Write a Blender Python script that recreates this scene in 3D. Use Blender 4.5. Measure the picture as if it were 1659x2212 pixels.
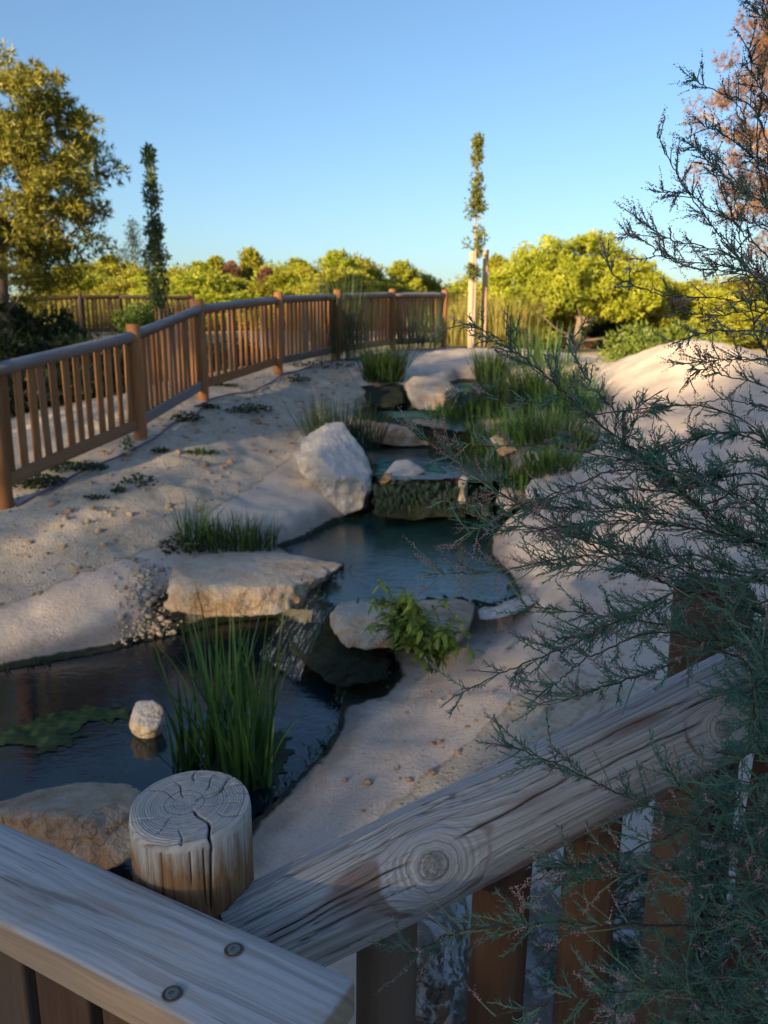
import bpy, bmesh, math, random
import numpy as np
from mathutils import Vector, Matrix
for o in list(bpy.data.objects): bpy.data.objects.remove(o)
SC = bpy.context.scene
COL = SC.collection

# ---------------------------------------------------------------- camera
EYE = np.array([0.0, 0.0, 1.65]); PITCH = math.radians(13.0); F = 799.0
cam = bpy.data.cameras.new('camera'); cam_o = bpy.data.objects.new('camera', cam); COL.objects.link(cam_o)
cam_o.location = EYE; cam_o.rotation_euler = (math.radians(90) - PITCH, 0, 0)
cam.sensor_fit = 'VERTICAL'; cam.sensor_height = 36.0; cam.lens = 36.0 * F / 1024.0
cam.clip_start = 0.05; cam.clip_end = 3000
cam.dof.use_dof = True; cam.dof.focus_distance = 1.02; cam.dof.aperture_fstop = 9.0
SC.camera = cam_o
SC.render.resolution_x = 768; SC.render.resolution_y = 1024

# ---------------------------------------------------------------- sky, sun, exposure
SUN_EL = math.radians(12.0); SUN_AZ = math.radians(216.0)      # azimuth from +Y towards +X
world = bpy.data.worlds.new('World'); SC.world = world; world.use_nodes = True
wn = world.node_tree.nodes; wl = world.node_tree.links
sky = wn.new('ShaderNodeTexSky'); sky.sky_type = 'NISHITA'; sky.sun_disc = False
sky.sun_elevation = SUN_EL; sky.sun_rotation = SUN_AZ; sky.altitude = 100
sky.air_density = 1.0; sky.dust_density = 1.5; sky.ozone_density = 3.2
wl.new(sky.outputs[0], wn['Background'].inputs[0]); wn['Background'].inputs[1].default_value = 0.074
TOSUN = Vector((math.sin(SUN_AZ) * math.cos(SUN_EL), math.cos(SUN_AZ) * math.cos(SUN_EL), math.sin(SUN_EL)))
sl = bpy.data.lights.new('sun', 'SUN'); sl.energy = 4.4; sl.angle = math.radians(0.53); sl.color = (1.0, 0.74, 0.42)
so = bpy.data.objects.new('sun', sl); COL.objects.link(so); so.rotation_euler = TOSUN.to_track_quat('Z', 'Y').to_euler()
SC.view_settings.view_transform = 'Standard'; SC.view_settings.look = 'None'
SC.view_settings.gamma = 1.0; SC.view_settings.exposure = 1.68
SC.view_settings.use_curve_mapping = False

# ---------------------------------------------------------------- helpers
S = 768.0 / 1659.0
def ray(dx, dy):
    cx = (dx * S - 384) / F; cy = (512 - dy * S) / F
    return np.array([cx, math.cos(PITCH) + cy * math.sin(PITCH), -math.sin(PITCH) + cy * math.cos(PITCH)])
def at(dx, dy, d): return EYE + ray(dx, dy) * d
def atz(dx, dy, z):
    r = ray(dx, dy); return EYE + r * ((z - EYE[2]) / r[2])

def vhash(ix, iy, iz, seed):
    h = (ix * 374761393 + iy * 668265263 + iz * 2147483647 + seed * 1274126177) & 0xFFFFFFFF
    h = ((h ^ (h >> 13)) * 1274126177) & 0xFFFFFFFF
    h = ((h ^ (h >> 16)) * 2246822519) & 0xFFFFFFFF
    return ((h ^ (h >> 15)) & 0xFFFFFF) / float(0xFFFFFF)
def vnoise(P, seed=0):
    P = np.asarray(P, float); i = np.floor(P).astype(np.int64); f = P - i; f = f * f * (3 - 2 * f)
    r = 0
    for a in (0, 1):
        for b in (0, 1):
            for c in (0, 1):
                w = (f[..., 0] if a else 1 - f[..., 0]) * (f[..., 1] if b else 1 - f[..., 1]) * (f[..., 2] if c else 1 - f[..., 2])
                r = r + w * vhash(i[..., 0] + a, i[..., 1] + b, i[..., 2] + c, seed)
    return r * 2 - 1
def fbm(P, octv=4, seed=0, gain=.5):
    P = np.asarray(P, float); s = 0; a = 1
    for k in range(octv):
        s = s + a * vnoise(P * 2 ** k + 17.3 * k, seed + k); a *= gain
    return s
def smooth(x, a=0., b=1.):
    t = np.clip((x - a) / (b - a), 0, 1); return t * t * (3 - 2 * t)

def np_mesh(name, V, Fs, mats=None, sm=True, attrs=None, mi=None):
    me = bpy.data.meshes.new(name)
    V = np.asarray(V, np.float32).reshape(-1, 3)
    if not isinstance(Fs, list): Fs = [Fs]
    Fs = [np.asarray(f, np.int32) for f in Fs if len(f)]
    loops = np.concatenate([f.ravel() for f in Fs]); tot = np.concatenate([np.full(len(f), f.shape[1], np.int32) for f in Fs])
    start = np.concatenate([[0], np.cumsum(tot)[:-1]]).astype(np.int32)
    me.vertices.add(len(V)); me.vertices.foreach_set('co', V.ravel())
    me.loops.add(len(loops)); me.loops.foreach_set('vertex_index', loops)
    me.polygons.add(len(tot)); me.polygons.foreach_set('loop_start', start); me.polygons.foreach_set('loop_total', tot)
    if mi is not None: me.polygons.foreach_set('material_index', np.asarray(mi, np.int32))
    me.update(calc_edges=True); me.validate()
    me.polygons.foreach_set('use_smooth', np.full(len(me.polygons), sm))
    for k, v in (attrs or {}).items():
        v = np.asarray(v, np.float32)
        if v.ndim == 2:
            at_ = me.attributes.new(k, 'FLOAT_COLOR', 'POINT'); at_.data.foreach_set('color', np.concatenate([v, np.ones((len(v), 1), np.float32)], 1).ravel() if v.shape[1] == 3 else v.ravel())
        else:
            at_ = me.attributes.new(k, 'FLOAT', 'POINT'); at_.data.foreach_set('value', v)
    for m in (mats if isinstance(mats, (list, tuple)) else [mats]):
        if m: me.materials.append(M[m] if isinstance(m, str) else m)
    return me
def link(name, me, parent=None, loc=None, mat=None):
    o = bpy.data.objects.new(name, me); COL.objects.link(o)
    if parent is not None: o.parent = parent
    if mat is not None: o.matrix_local = mat
    if loc is not None: o.location = Vector([float(c) for c in loc])
    return o
def tag(o, label=None, cat=None, group=None, kind=None):
    if label: o['label'] = label
    if cat: o['category'] = cat
    if group: o['group'] = group
    if kind: o['kind'] = kind
    return o
def empty(name, loc, label, cat, group=None):
    o = link(name, None, loc=loc); o.empty_display_size = .1
    return tag(o, label, cat, group)

class Geo:
    def __init__(s): s.V = []; s.F = {}; s.n = 0; s.T = []
    def add(s, V, Fc, tint=0.0):
        V = np.asarray(V, float).reshape(-1, 3); Fc = np.asarray(Fc, int)
        s.V.append(V); s.F.setdefault(Fc.shape[1], []).append(Fc + s.n); s.n += len(V)
        s.T.append(np.broadcast_to(np.asarray(tint, float), (len(V),)))
    def mesh(s, name, mats, sm=True):
        return np_mesh(name, np.concatenate(s.V), [np.concatenate(f) for f in s.F.values()], mats, sm, {'tint': np.concatenate(s.T)})
def tube(P, R, n=6, cap=True):
    P = np.asarray(P, float); k = len(P); R = np.broadcast_to(np.asarray(R, float), (k,))
    T = np.gradient(P, axis=0); T /= np.linalg.norm(T, axis=1)[:, None] + 1e-9
    up = np.array([0.13, 0.21, 0.97]) if abs(T[0, 2]) < .9 else np.array([1., .1, 0.])
    A = np.cross(T, up); A /= np.linalg.norm(A, axis=1)[:, None] + 1e-9; B = np.cross(T, A)
    th = np.arange(n) * 2 * math.pi / n
    V = P[:, None] + R[:, None, None] * (np.cos(th)[None, :, None] * A[:, None] + np.sin(th)[None, :, None] * B[:, None])
    V = V.reshape(-1, 3)
    i = np.arange(k - 1)[:, None] * n; j = np.arange(n)[None]; j2 = (j + 1) % n
    Q = np.stack([i + j, i + j2, i + n + j2, i + n + j], -1).reshape(-1, 4)
    return V, Q
def spline(P, m=10):
    P = np.asarray(P, float); Q = np.vstack([2 * P[0] - P[1], P, 2 * P[-1] - P[-2]]); out = []
    for i in range(1, len(Q) - 2):
        t = np.linspace(0, 1, m, endpoint=False)[:, None]; a, b, c, d = Q[i - 1], Q[i], Q[i + 1], Q[i + 2]
        out.append(.5 * (2 * b + (c - a) * t + (2 * a - 5 * b + 4 * c - d) * t ** 2 + (3 * b - a - 3 * c + d) * t ** 3))
    return np.vstack(out + [P[-1:]])
def rdirs(rng, n):
    v = rng.normal(size=(n, 3)); return v / np.linalg.norm(v, axis=1)[:, None]

# ---------------------------------------------------------------- materials
M = {}
class NT:
    def __init__(s, name):
        s.m = bpy.data.materials.new(name); s.m.use_nodes = True; M[name] = s.m
        s.t = s.m.node_tree; s.n = s.t.nodes; s.out = s.n['Material Output']; s.b = s.n['Principled BSDF']
        s.b.inputs['Roughness'].default_value = .85; s.b.inputs['Specular IOR Level'].default_value = .3
    def L(s, a, b): s.t.links.new(a, b)
    def N(s, typ, ins=None, **kw):
        n = s.n.new('ShaderNode' + typ)
        for k, v in kw.items(): setattr(n, k, v)
        for k, v in (ins or {}).items():
            if hasattr(v, 'is_output'): s.L(v, n.inputs[k])
            else: n.inputs[k].default_value = v
        return n
    def obj(s, scale=(1, 1, 1)):
        c = s.N('TexCoord'); m = s.N('Mapping', {'Scale': scale}); s.L(c.outputs['Object'], m.inputs[0]); return m.outputs[0]
    def noise(s, vec, scale, det=5, rough=.6, dist=0.):
        return s.N('TexNoise', {'Vector': vec, 'Scale': scale, 'Detail': det, 'Roughness': rough, 'Distortion': dist}).outputs['Fac']
    def ramp(s, fac, stops):
        r = s.N('ValToRGB', {'Fac': fac}); e = r.color_ramp.elements
        while len(e) < len(stops): e.new(.5)
        for i, (p, c) in enumerate(stops):
            e[i].position = p; e[i].color = (*c, 1) if len(c) == 3 else c
        return r.outputs[0]
    def step(s, fac, a, b):
        return s.N('MapRange', {'Value': fac, 'From Min': a, 'From Max': b}).outputs[0]
    def mix(s, fac, a, b, mode='MIX'):
        n = s.N('Mix', data_type='RGBA', blend_type=mode)
        for sock, v in ((n.inputs['Factor'], fac), (n.inputs['A'], a), (n.inputs['B'], b)):
            if hasattr(v, 'is_output'): s.L(v, sock)
            else: sock.default_value = v if not isinstance(v, tuple) else ((*v, 1) if len(v) == 3 else v)
        return n.outputs['Result']
    def math(s, op, a, b=0.):
        n = s.N('Math', operation=op)
        for i, v in enumerate((a, b)):
            if hasattr(v, 'is_output'): s.L(v, n.inputs[i])
            else: n.inputs[i].default_value = v
        return n.outputs[0]
    def attr(s, name, vec=False):
        n = s.N('Attribute', attribute_name=name); return n.outputs['Color'] if vec else n.outputs['Fac']
    def bump(s, h, strength=.5, dist=.01, chain=None):
        i = {'Height': h, 'Strength': strength, 'Distance': dist}
        if chain: i['Normal'] = chain
        return s.N('Bump', i).outputs[0]
    def col(s, c):
        if hasattr(c, 'is_output'): s.L(c, s.b.inputs['Base Color'])
        else: s.b.inputs['Base Color'].default_value = (*c, 1)
    def nrm(s, n): s.L(n, s.b.inputs['Normal'])

# ground: sandy earth, sprayed concrete, wet moss
g = NT('ground'); co = g.obj(); z = g.attr('zone', True); sp = g.N('SeparateColor', {0: z})
big = g.noise(co, .9, 6, .65); mid = g.noise(co, 5, 6, .65); fin = g.noise(co, 38, 5, .7); vf = g.noise(co, 150, 3, .7)
earth = g.ramp(mid, [(.30, (.44, .35, .245)), (.5, (.60, .50, .37)), (.72, (.70, .605, .47))])
earth = g.mix(g.step(big, .42, .62), earth, (.60, .52, .42)); earth = g.mix(g.step(fin, .35, .72), g.mix(.35, earth, (.27, .21, .155)), earth)
earth = g.mix(g.math('MULTIPLY', g.step(g.noise(co, 13, 6, .72), .53, .62), .55), earth, (.33, .265, .195)); earth = g.mix(g.math('MULTIPLY', g.step(g.noise(co, 2.3, 7, .7, .8), .50, .60), .45), earth, (.62, .55, .465)); earth = g.mix(g.step(vf, .60, .72), earth, (.60, .55, .48))
conc = g.ramp(mid, [(.28, (.50, .42, .36)), (.55, (.60, .515, .45)), (.8, (.67, .585, .515))])
conc = g.mix(g.math('MULTIPLY', g.step(big, .5, .68), .5), conc, (.64, .55, .45)); conc = g.mix(g.math('MULTIPLY', g.step(fin, .52, .7), .22), conc, (.36, .31, .30))
conc = g.mix(g.math('MULTIPLY', g.step(g.noise(co, 1.7, 8, .75, .6), .58, .66), .55), conc, (.42, .365, .33))
conc = g.mix(g.math('MULTIPLY', g.step(g.noise(co, 3.1, 7, .7, 1.2), .62, .70), .5), conc, (.66, .61, .58))
zc = g.math('ADD', sp.outputs[0], g.math('MULTIPLY', g.math('SUBTRACT', g.noise(co, 7, 6, .7), .5), .55))
base = g.mix(g.step(zc, .46, .54), earth, conc)
edge = g.math('MULTIPLY', g.step(zc, .40, .48), g.math('SUBTRACT', 1., g.step(zc, .50, .56)))
base = g.mix(g.math('MULTIPLY', edge, .45), base, (.25, .185, .12))
vo = g.N('TexVoronoi', {'Vector': co, 'Scale': 42., 'Randomness': 1.}); vc = g.N('SeparateColor', {0: vo.outputs['Color']}).outputs[0]; grv = g.math('MULTIPLY', g.step(vo.outputs['Distance'], .45, .25), g.step(vc, .62, .66))
vo2 = g.N('TexVoronoi', {'Vector': co, 'Scale': 110.}); vc2 = g.N('SeparateColor', {0: vo2.outputs['Color']}).outputs[1]; grv2 = g.math('MULTIPLY', g.step(vo2.outputs['Distance'], .5, .3), g.step(vc2, .6, .65))
ea = g.math('SUBTRACT', 1., g.math('MULTIPLY', g.step(zc, .46, .54), .82))
base = g.mix(g.math('MULTIPLY', g.math('MULTIPLY', grv, ea), .45), base, g.ramp(g.math('FRACT', g.math('MULTIPLY', vc, 13.)), [(0., (.30, .25, .20)), (.5, (.52, .44, .35)), (1., (.70, .66, .60))]))
base = g.mix(g.math('MULTIPLY', g.math('MULTIPLY', grv2, ea), .5), base, g.ramp(g.math('FRACT', g.math('MULTIPLY', vc2, 13.)), [(0., (.25, .20, .15)), (1., (.68, .62, .54))]))
wet = g.math('ADD', g.attr('wet'), g.math('MULTIPLY', g.math('SUBTRACT', g.noise(co, 6, 6, .7), .5), .9)); base = g.mix(g.math('MULTIPLY', g.step(wet, .35, .8), .6), base, (.17, .145, .12))
moss = g.ramp(g.noise(co, 22, 5, .7), [(.35, (.008, .012, .007)), (.6, (.018, .028, .014)), (.78, (.04, .052, .022))])
zm = g.math('ADD', sp.outputs[1], g.math('MULTIPLY', g.math('SUBTRACT', g.noise(co, 9, 6, .75), .5), .7))
base = g.mix(g.step(zm, .42, .60), base, moss)
base = g.mix(sp.outputs[2], base, g.ramp(g.noise(co, 3, 6, .7), [(.3, (.40, .30, .14)), (.7, (.58, .45, .24))]))
g.col(base); hh = g.math('ADD', g.math('ADD', g.math('MULTIPLY', g.math('MULTIPLY', grv, ea), .5), g.math('MULTIPLY', fin, .6)), g.math('MULTIPLY', vf, .35))
g.nrm(g.bump(g.math('ADD', hh, g.math('MULTIPLY', mid, .6)), .8, .04))
g.L(g.math('SUBTRACT', .92, g.math('MULTIPLY', g.step(zm, .42, .6), .35)), g.b.inputs['Roughness'])

def rock_mat(name, pale, ochre, dark, oc=.5, mossy=0., marb=0.):
    r = NT(name); co = r.obj(); oi = r.N('ObjectInfo').outputs['Random']
    v = r.N('VectorMath', {0: co, 1: (3.1, 1.7, 2.3)}, operation='ADD'); 
    rv = r.N('Combine' + 'XYZ', {0: r.math('MULTIPLY', oi, 9.), 1: r.math('MULTIPLY', oi, 5.)}).outputs[0]
    v2 = r.N('VectorMath', {0: v.outputs[0], 1: rv}, operation='ADD').outputs[0]
    a = r.noise(v2, 3.0, 7, .65, .3); b = r.noise(v2, 11, 6, .7); c = r.noise(v2, 46, 5, .7)
    base = r.mix(r.step(a, oc - .08, oc + .10), pale, ochre)
    base = r.mix(r.math('MULTIPLY', r.step(b, .5, .68), .75), base, tuple(min(1, x * 1.25) for x in pale))
    base = r.mix(r.math('MULTIPLY', r.step(c, .55, .68), .6), base, dark)
    base = r.mix(r.math('MULTIPLY', r.step(r.noise(v2, 6, 7, .75, 1.5), .56, .64), .5), base, dark)
    if marb: base = r.mix(r.step(r.noise(v2, 14, 6, .7, 1.2), .50, .57), base, (.50, .51, .53))
    wv = r.N('VectorMath', {0: v2, 1: r.N('TexNoise', {'Vector': v2, 'Scale': 5., 'Detail': 4.}).outputs['Color']}, operation='ADD').outputs[0]
    vo = r.N('TexVoronoi', {'Vector': wv, 'Scale': 3.6}, feature='DISTANCE_TO_EDGE').outputs['Distance']; crk = r.math('MULTIPLY', r.step(vo, .035, .004), r.step(a, .42, .58))
    base = r.mix(r.math('MULTIPLY', crk, .32), base, tuple(x * .5 for x in dark))
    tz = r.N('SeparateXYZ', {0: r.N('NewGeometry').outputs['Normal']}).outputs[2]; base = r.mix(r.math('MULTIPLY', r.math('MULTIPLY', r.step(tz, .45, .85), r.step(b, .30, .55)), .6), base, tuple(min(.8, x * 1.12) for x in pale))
    if mossy:
        mz = r.math('ADD', r.attr('moss'), r.math('MULTIPLY', r.math('SUBTRACT', r.noise(v2, 16, 6, .75), .5), 1.0))
        base = r.mix(r.step(mz, .48, .62), base, r.ramp(b, [(.35, (.010, .014, .008)), (.62, (.024, .034, .014)), (.8, (.06, .075, .025))]))
    r.col(base); r.nrm(r.bump(r.math('ADD', r.math('SUBTRACT', r.math('MULTIPLY', b, 1.), r.math('MULTIPLY', crk, .25)), r.math('MULTIPLY', c, .6)), 1., .035)); return r
rock_mat('limestone', (.50, .44, .365), (.42, .265, .14), (.20, .165, .13), .50, 1)
rock_mat('limestone_white', (.52, .495, .47), (.47, .36, .24), (.24, .225, .22), .57, 1)
rock_mat('limestone_ochre', (.44, .36, .28), (.36, .21, .11), (.14, .105, .08), .46, 1)
rock_mat('marbled_rock', (.22, .18, .145), (.16, .125, .10), (.10, .075, .06), .5, 0, 1)
rock_mat('orange_stone', (.55, .28, .12), (.50, .24, .10), (.3, .15, .07), .5, 0)

def round_wood(name, c1, c2, grey, g_amt):
    w = NT(name); oi = w.N('ObjectInfo').outputs['Random']
    c = w.N('TexCoord').outputs['Object']; off = w.N('CombineXYZ', {0: w.math('MULTIPLY', oi, 7.), 1: w.math('MULTIPLY', oi, 11.), 2: w.math('MULTIPLY', oi, 5.)}).outputs[0]
    v = w.N('VectorMath', {0: c, 1: off}, operation='ADD').outputs[0]
    m = w.N('Mapping', {'Scale': (38, 38, 2.2)}); w.L(v, m.inputs[0]); gr = w.noise(m.outputs[0], 1.6, 5, .65, .6)
    m2 = w.N('Mapping', {'Scale': (5, 5, 1.6)}); w.L(v, m2.inputs[0]); pt = w.noise(m2.outputs[0], 1.6, 5, .65, .4)
    base = w.mix(w.step(gr, .3, .7), c1, c2); base = w.mix(w.math('MULTIPLY', oi, .6), base, tuple(x * .55 for x in c1)); base = w.mix(w.math('MULTIPLY', w.step(w.math('FRACT', w.math('MULTIPLY', oi, 7.3)), .55, 1.), .55), base, tuple(x * .8 for x in grey))
    gz = w.N('SeparateXYZ', {0: w.N('NewGeometry').outputs['Normal']}).outputs[2]
    gf = w.math('ADD', w.math('MULTIPLY', w.step(gz, -.1, .9), g_amt), w.math('MULTIPLY', w.math('SUBTRACT', pt, .42), 1.1))
    base = w.mix(w.step(gf, .15, .75), base, w.mix(w.step(gr, .35, .65), tuple(x * .65 for x in grey), grey))
    base = w.mix(w.step(gr, .30, .22), base, (.06, .04, .028))
    w.col(base); w.nrm(w.bump(gr, .6, .006)); w.b.inputs['Roughness'].default_value = .8; return w
round_wood('fence_wood', (.22, .09, .032), (.36, .165, .065), (.27, .20, .15), .05)
round_wood('fence_rail_wood', (.15, .085, .055), (.22, .14, .10), (.25, .25, .275), 1.0)
round_wood('stake_wood', (.50, .33, .19), (.62, .44, .27), (.45, .40, .35), .1)
round_wood('baluster_wood', (.065, .034, .018), (.11, .06, .032), (.20, .16, .13), .1)
round_wood('bark', (.20, .15, .11), (.33, .26, .20), (.40, .36, .32), .2)
round_wood('dark_bark', (.05, .032, .024), (.10, .06, .045), (.14, .11, .09), .1)

def foliage(name, c1, c2, c3, trans=.3, rough=.7):
    f = NT(name); t = f.attr('tint'); oi = f.N('ObjectInfo').outputs['Random']
    c = f.ramp(t, [(0., c1), (.5, c2), (1., c3)])
    hs = f.N('HueSaturation', {'Hue': f.N('MapRange', {'Value': oi, 'To Min': .485, 'To Max': .515}).outputs[0], 'Value': f.N('MapRange', {'Value': oi, 'To Min': .8, 'To Max': 1.15}).outputs[0], 'Color': c}).outputs[0]
    d = f.N('BsdfDiffuse', {'Color': hs}); tr = f.N('BsdfTranslucent', {'Color': hs}); mx = f.N('MixShader', {0: trans, 1: d.outputs[0], 2: tr.outputs[0]})
    gl = f.N('BsdfGlossy', {'Color': (1, 1, 1, 1), 'Roughness': .5}); m2 = f.N('MixShader', {0: .025, 1: mx.outputs[0], 2: gl.outputs[0]})
    f.L(m2.outputs[0], f.out.inputs[0]); f.n.remove(f.b); return f
foliage('pine_needles', (.085, .095, .013), (.20, .185, .024), (.33, .28, .042))
foliage('far_pine_needles', (.15, .175, .014), (.31, .33, .026), (.46, .45, .045))
foliage('brown_needles', (.11, .06, .042), (.20, .105, .065), (.32, .18, .10))
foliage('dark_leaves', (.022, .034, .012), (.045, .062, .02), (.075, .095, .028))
foliage('poplar_leaves', (.07, .10, .022), (.14, .17, .03), (.22, .22, .04))
foliage('bright_leaves', (.07, .11, .018), (.14, .19, .03), (.2, .25, .04))
foliage('grass_blades', (.022, .055, .012), (.05, .11, .022), (.09, .16, .03))
foliage('reed_blades', (.022, .060, .016), (.05, .125, .028), (.09, .18, .042))
foliage('dry_grass', (.16, .16, .03), (.26, .25, .05), (.36, .32, .08))
foliage('rush_blades', (.020, .04, .018), (.035, .065, .028), (.055, .085, .035))
foliage('tamarisk_green', (.045, .125, .10), (.075, .19, .15), (.14, .21, .11), .25)
foliage('slim_leaves', (.045, .075, .03), (.09, .13, .045), (.15, .18, .06))
foliage('tamarisk_flower', (.30, .16, .16), (.46, .26, .27), (.58, .38, .38), .25)
foliage('tamarisk_bud', (.10, .075, .065), (.16, .115, .10), (.24, .17, .15), .2)
foliage('algae', (.016, .030, .010), (.028, .050, .014), (.05, .075, .024), .1)
foliage('algae_turquoise', (.05, .12, .085), (.07, .17, .12), (.09, .21, .15), .1)
foliage('wet_moss', (.008, .016, .008), (.014, .028, .012), (.026, .045, .018), .1)
foliage('moss_cushion', (.012, .024, .010), (.026, .046, .016), (.05, .08, .024), .1)

def water_mat(name, tint, body, amt):
    w = NT(name); co = w.obj((1, 1, 1)); w.n.remove(w.b)
    n1 = w.noise(w.obj((1, 1.8, 1)), 8, 4, .55, .5); n2 = w.noise(w.obj((1, 2.6, 1)), 26, 3, .5, .3); rip = w.attr('ripple')
    nb = w.bump(w.math('MULTIPLY', w.math('ADD', n1, w.math('MULTIPLY', n2, .4)), rip), 1., .02)
    fr = w.N('Fresnel', {'IOR': 1.5, 'Normal': nb}); gl = w.N('BsdfGlossy', {'Color': (1, 1, 1, 1), 'Roughness': .02, 'Normal': nb})
    c = w.mix(w.step(w.noise(co, 2.6, 6, .65, 1.0), .40, .62), tuple(x * .45 for x in body), body)
    tr = w.N('BsdfTransparent', {'Color': tint}); df = w.N('BsdfDiffuse', {'Color': c}); m0 = w.N('MixShader', {0: amt, 1: tr.outputs[0], 2: df.outputs[0]})
    mx = w.N('MixShader', {0: fr.outputs[0], 1: m0.outputs[0], 2: gl.outputs[0]}); w.L(mx.outputs[0], w.out.inputs[0])
water_mat('water', (.28, .38, .34, 1), (.028, .10, .10), .55)
water_mat('pond_water', (.16, .20, .17, 1), (.006, .024, .040), .55)
w = NT('falling_water'); w.n.remove(w.b); fv = w.attr('flow', True)
m1_ = w.N('Mapping', {'Scale': (48, 8, 1)}); w.L(fv, m1_.inputs[0]); m2_ = w.N('Mapping', {'Scale': (150, 42, 1)}); w.L(fv, m2_.inputs[0]); s1 = w.noise(m1_.outputs[0], 1., 4, .65, .5); s2 = w.noise(m2_.outputs[0], 1., 3, .6)
fac = w.math('MULTIPLY', w.step(w.math('ADD', s1, w.math('MULTIPLY', s2, .6)), .84, 1.12), .5)
df = w.N('BsdfDiffuse', {'Color': (.60, .68, .74, 1)}); gl = w.N('BsdfGlossy', {'Color': (1, 1, 1, 1), 'Roughness': .12, 'Normal': w.bump(s1, .6, .02)})
tr = w.N('BsdfTransparent', {'Color': (.6, .72, .7, 1)}); m1 = w.N('MixShader', {0: .06, 1: tr.outputs[0], 2: gl.outputs[0]})
mx = w.N('MixShader', {0: fac, 1: m1.outputs[0], 2: df.outputs[0]}); w.L(mx.outputs[0], w.out.inputs[0])

# weathered near timber
w = NT('weathered_log'); gc = w.attr('gc'); kr = w.attr('kr'); wt = w.attr('patch'); ck = w.attr('crack'); co = w.obj((1, 1, 1))
ln = w.noise(w.obj((1, 1, .05)), 260, 4, .65); jit = w.noise(w.obj((1, 1, .12)), 30, 5, .6)
v1 = w.N('CombineXYZ', {0: w.math('MULTIPLY', gc, 330.), 1: w.math('MULTIPLY', jit, 1.2)}).outputs[0]; gn = w.noise(v1, 1., 5, .7, .2)
vr = w.N('CombineXYZ', {0: w.math('ADD', w.math('MULTIPLY', kr, 340.), w.math('MULTIPLY', w.noise(co, 55, 4, .6), 3.2))}).outputs[0]; rn = w.noise(vr, 1., 3, .6)
kf = w.step(kr, .046, .030)
gr = w.N('Mix', {'Factor': kf}, data_type='FLOAT'); w.L(gn, gr.inputs['A']); w.L(rn, gr.inputs['B']); gr = gr.outputs['Result']
silver = w.ramp(gr, [(.32, (.13, .115, .108)), (.45, (.29, .28, .275)), (.58, (.41, .405, .40)), (.75, (.50, .495, .485))])
brown = w.ramp(gr, [(.28, (.07, .042, .032)), (.5, (.165, .10, .075)), (.75, (.26, .175, .135))])
pn = w.math('ADD', wt, w.math('MULTIPLY', w.math('SUBTRACT', gr, .5), .55))
base = w.mix(w.math('MULTIPLY', w.step(pn, .48, .64), .8), silver, brown)
core = w.step(kr, .019, .012); base = w.mix(w.math('MULTIPLY', core, w.math('MULTIPLY', w.step(w.noise(co, 190, 5, .75), .30, .62), .75)), base, (.07, .05, .028))
base = w.mix(w.math('MULTIPLY', w.step(w.noise(w.obj((1, 1, .035)), 150, 3, .6), .64, .70), .7), base, (.05, .038, .03))
base = w.mix(w.math('MULTIPLY', w.step(ck, .2, .75), .88), base, (.022, .015, .012)); w.col(base)
w.nrm(w.bump(w.math('ADD', gr, w.math('MULTIPLY', ln, .3)), .75, .0035)); w.b.inputs['Roughness'].default_value = .75

w = NT('post_wood'); ck = w.attr('crack'); top = w.attr('top'); co = w.obj()
d = w.N('Mapping', {'Location': (.008, -.004, 0), 'Scale': (1, 1, .0)}); w.L(w.N('TexCoord').outputs['Object'], d.inputs[0])
rad = w.N('VectorMath', {0: d.outputs[0]}, operation='LENGTH').outputs['Value']
rr = w.math('ADD', w.math('MULTIPLY', rad, 400.), w.math('MULTIPLY', w.noise(co, 28, 4, .55), 2.6))
vr = w.N('CombineXYZ', {0: rr}).outputs[0]; rn = w.noise(vr, 1., 2, .5); rf = w.noise(co, 420, 3, .7)
endc = w.ramp(w.math('ADD', w.math('MULTIPLY', rn, .8), w.math('MULTIPLY', rf, .2)), [(.34, (.16, .125, .10)), (.44, (.33, .30, .27)), (.56, (.44, .42, .39)), (.72, (.50, .48, .45))])
endc = w.mix(w.math('MULTIPLY', w.step(w.noise(co, 30, 5, .7), .55, .7), .5), endc, (.27, .23, .19))
sg = w.noise(w.obj((1, 1, .05)), 150, 5, .65, .3); sz = w.N('SeparateXYZ', {0: w.N('TexCoord').outputs['Object']}).outputs[2]
grz = w.math('ADD', w.step(sz, -.095, .012), w.math('MULTIPLY', w.math('SUBTRACT', w.noise(w.obj((1, 1, .22)), 34, 5, .65), .5), 1.5))
side = w.mix(w.step(grz, .35, .75), w.ramp(sg, [(.3, (.10, .048, .022)), (.5, (.21, .115, .055)), (.7, (.28, .165, .085))]), w.ramp(sg, [(.28, (.20, .16, .13)), (.48, (.36, .33, .30)), (.7, (.46, .44, .41))]))
side = w.mix(w.math('MULTIPLY', w.step(w.noise(w.obj((1, 1, .5)), 24, 4, .6), .64, .68), .7), side, (.10, .045, .025))
base = w.mix(top, side, endc); base = w.mix(w.math('MULTIPLY', w.step(ck, .15, .6), .95), base, (.025, .014, .010)); w.col(base)
bh = w.N('Mix', {'Factor': top}, data_type='FLOAT'); w.L(sg, bh.inputs['A']); w.L(rn, bh.inputs['B'])
w.nrm(w.bump(bh.outputs['Result'], .6, .003))

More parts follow.
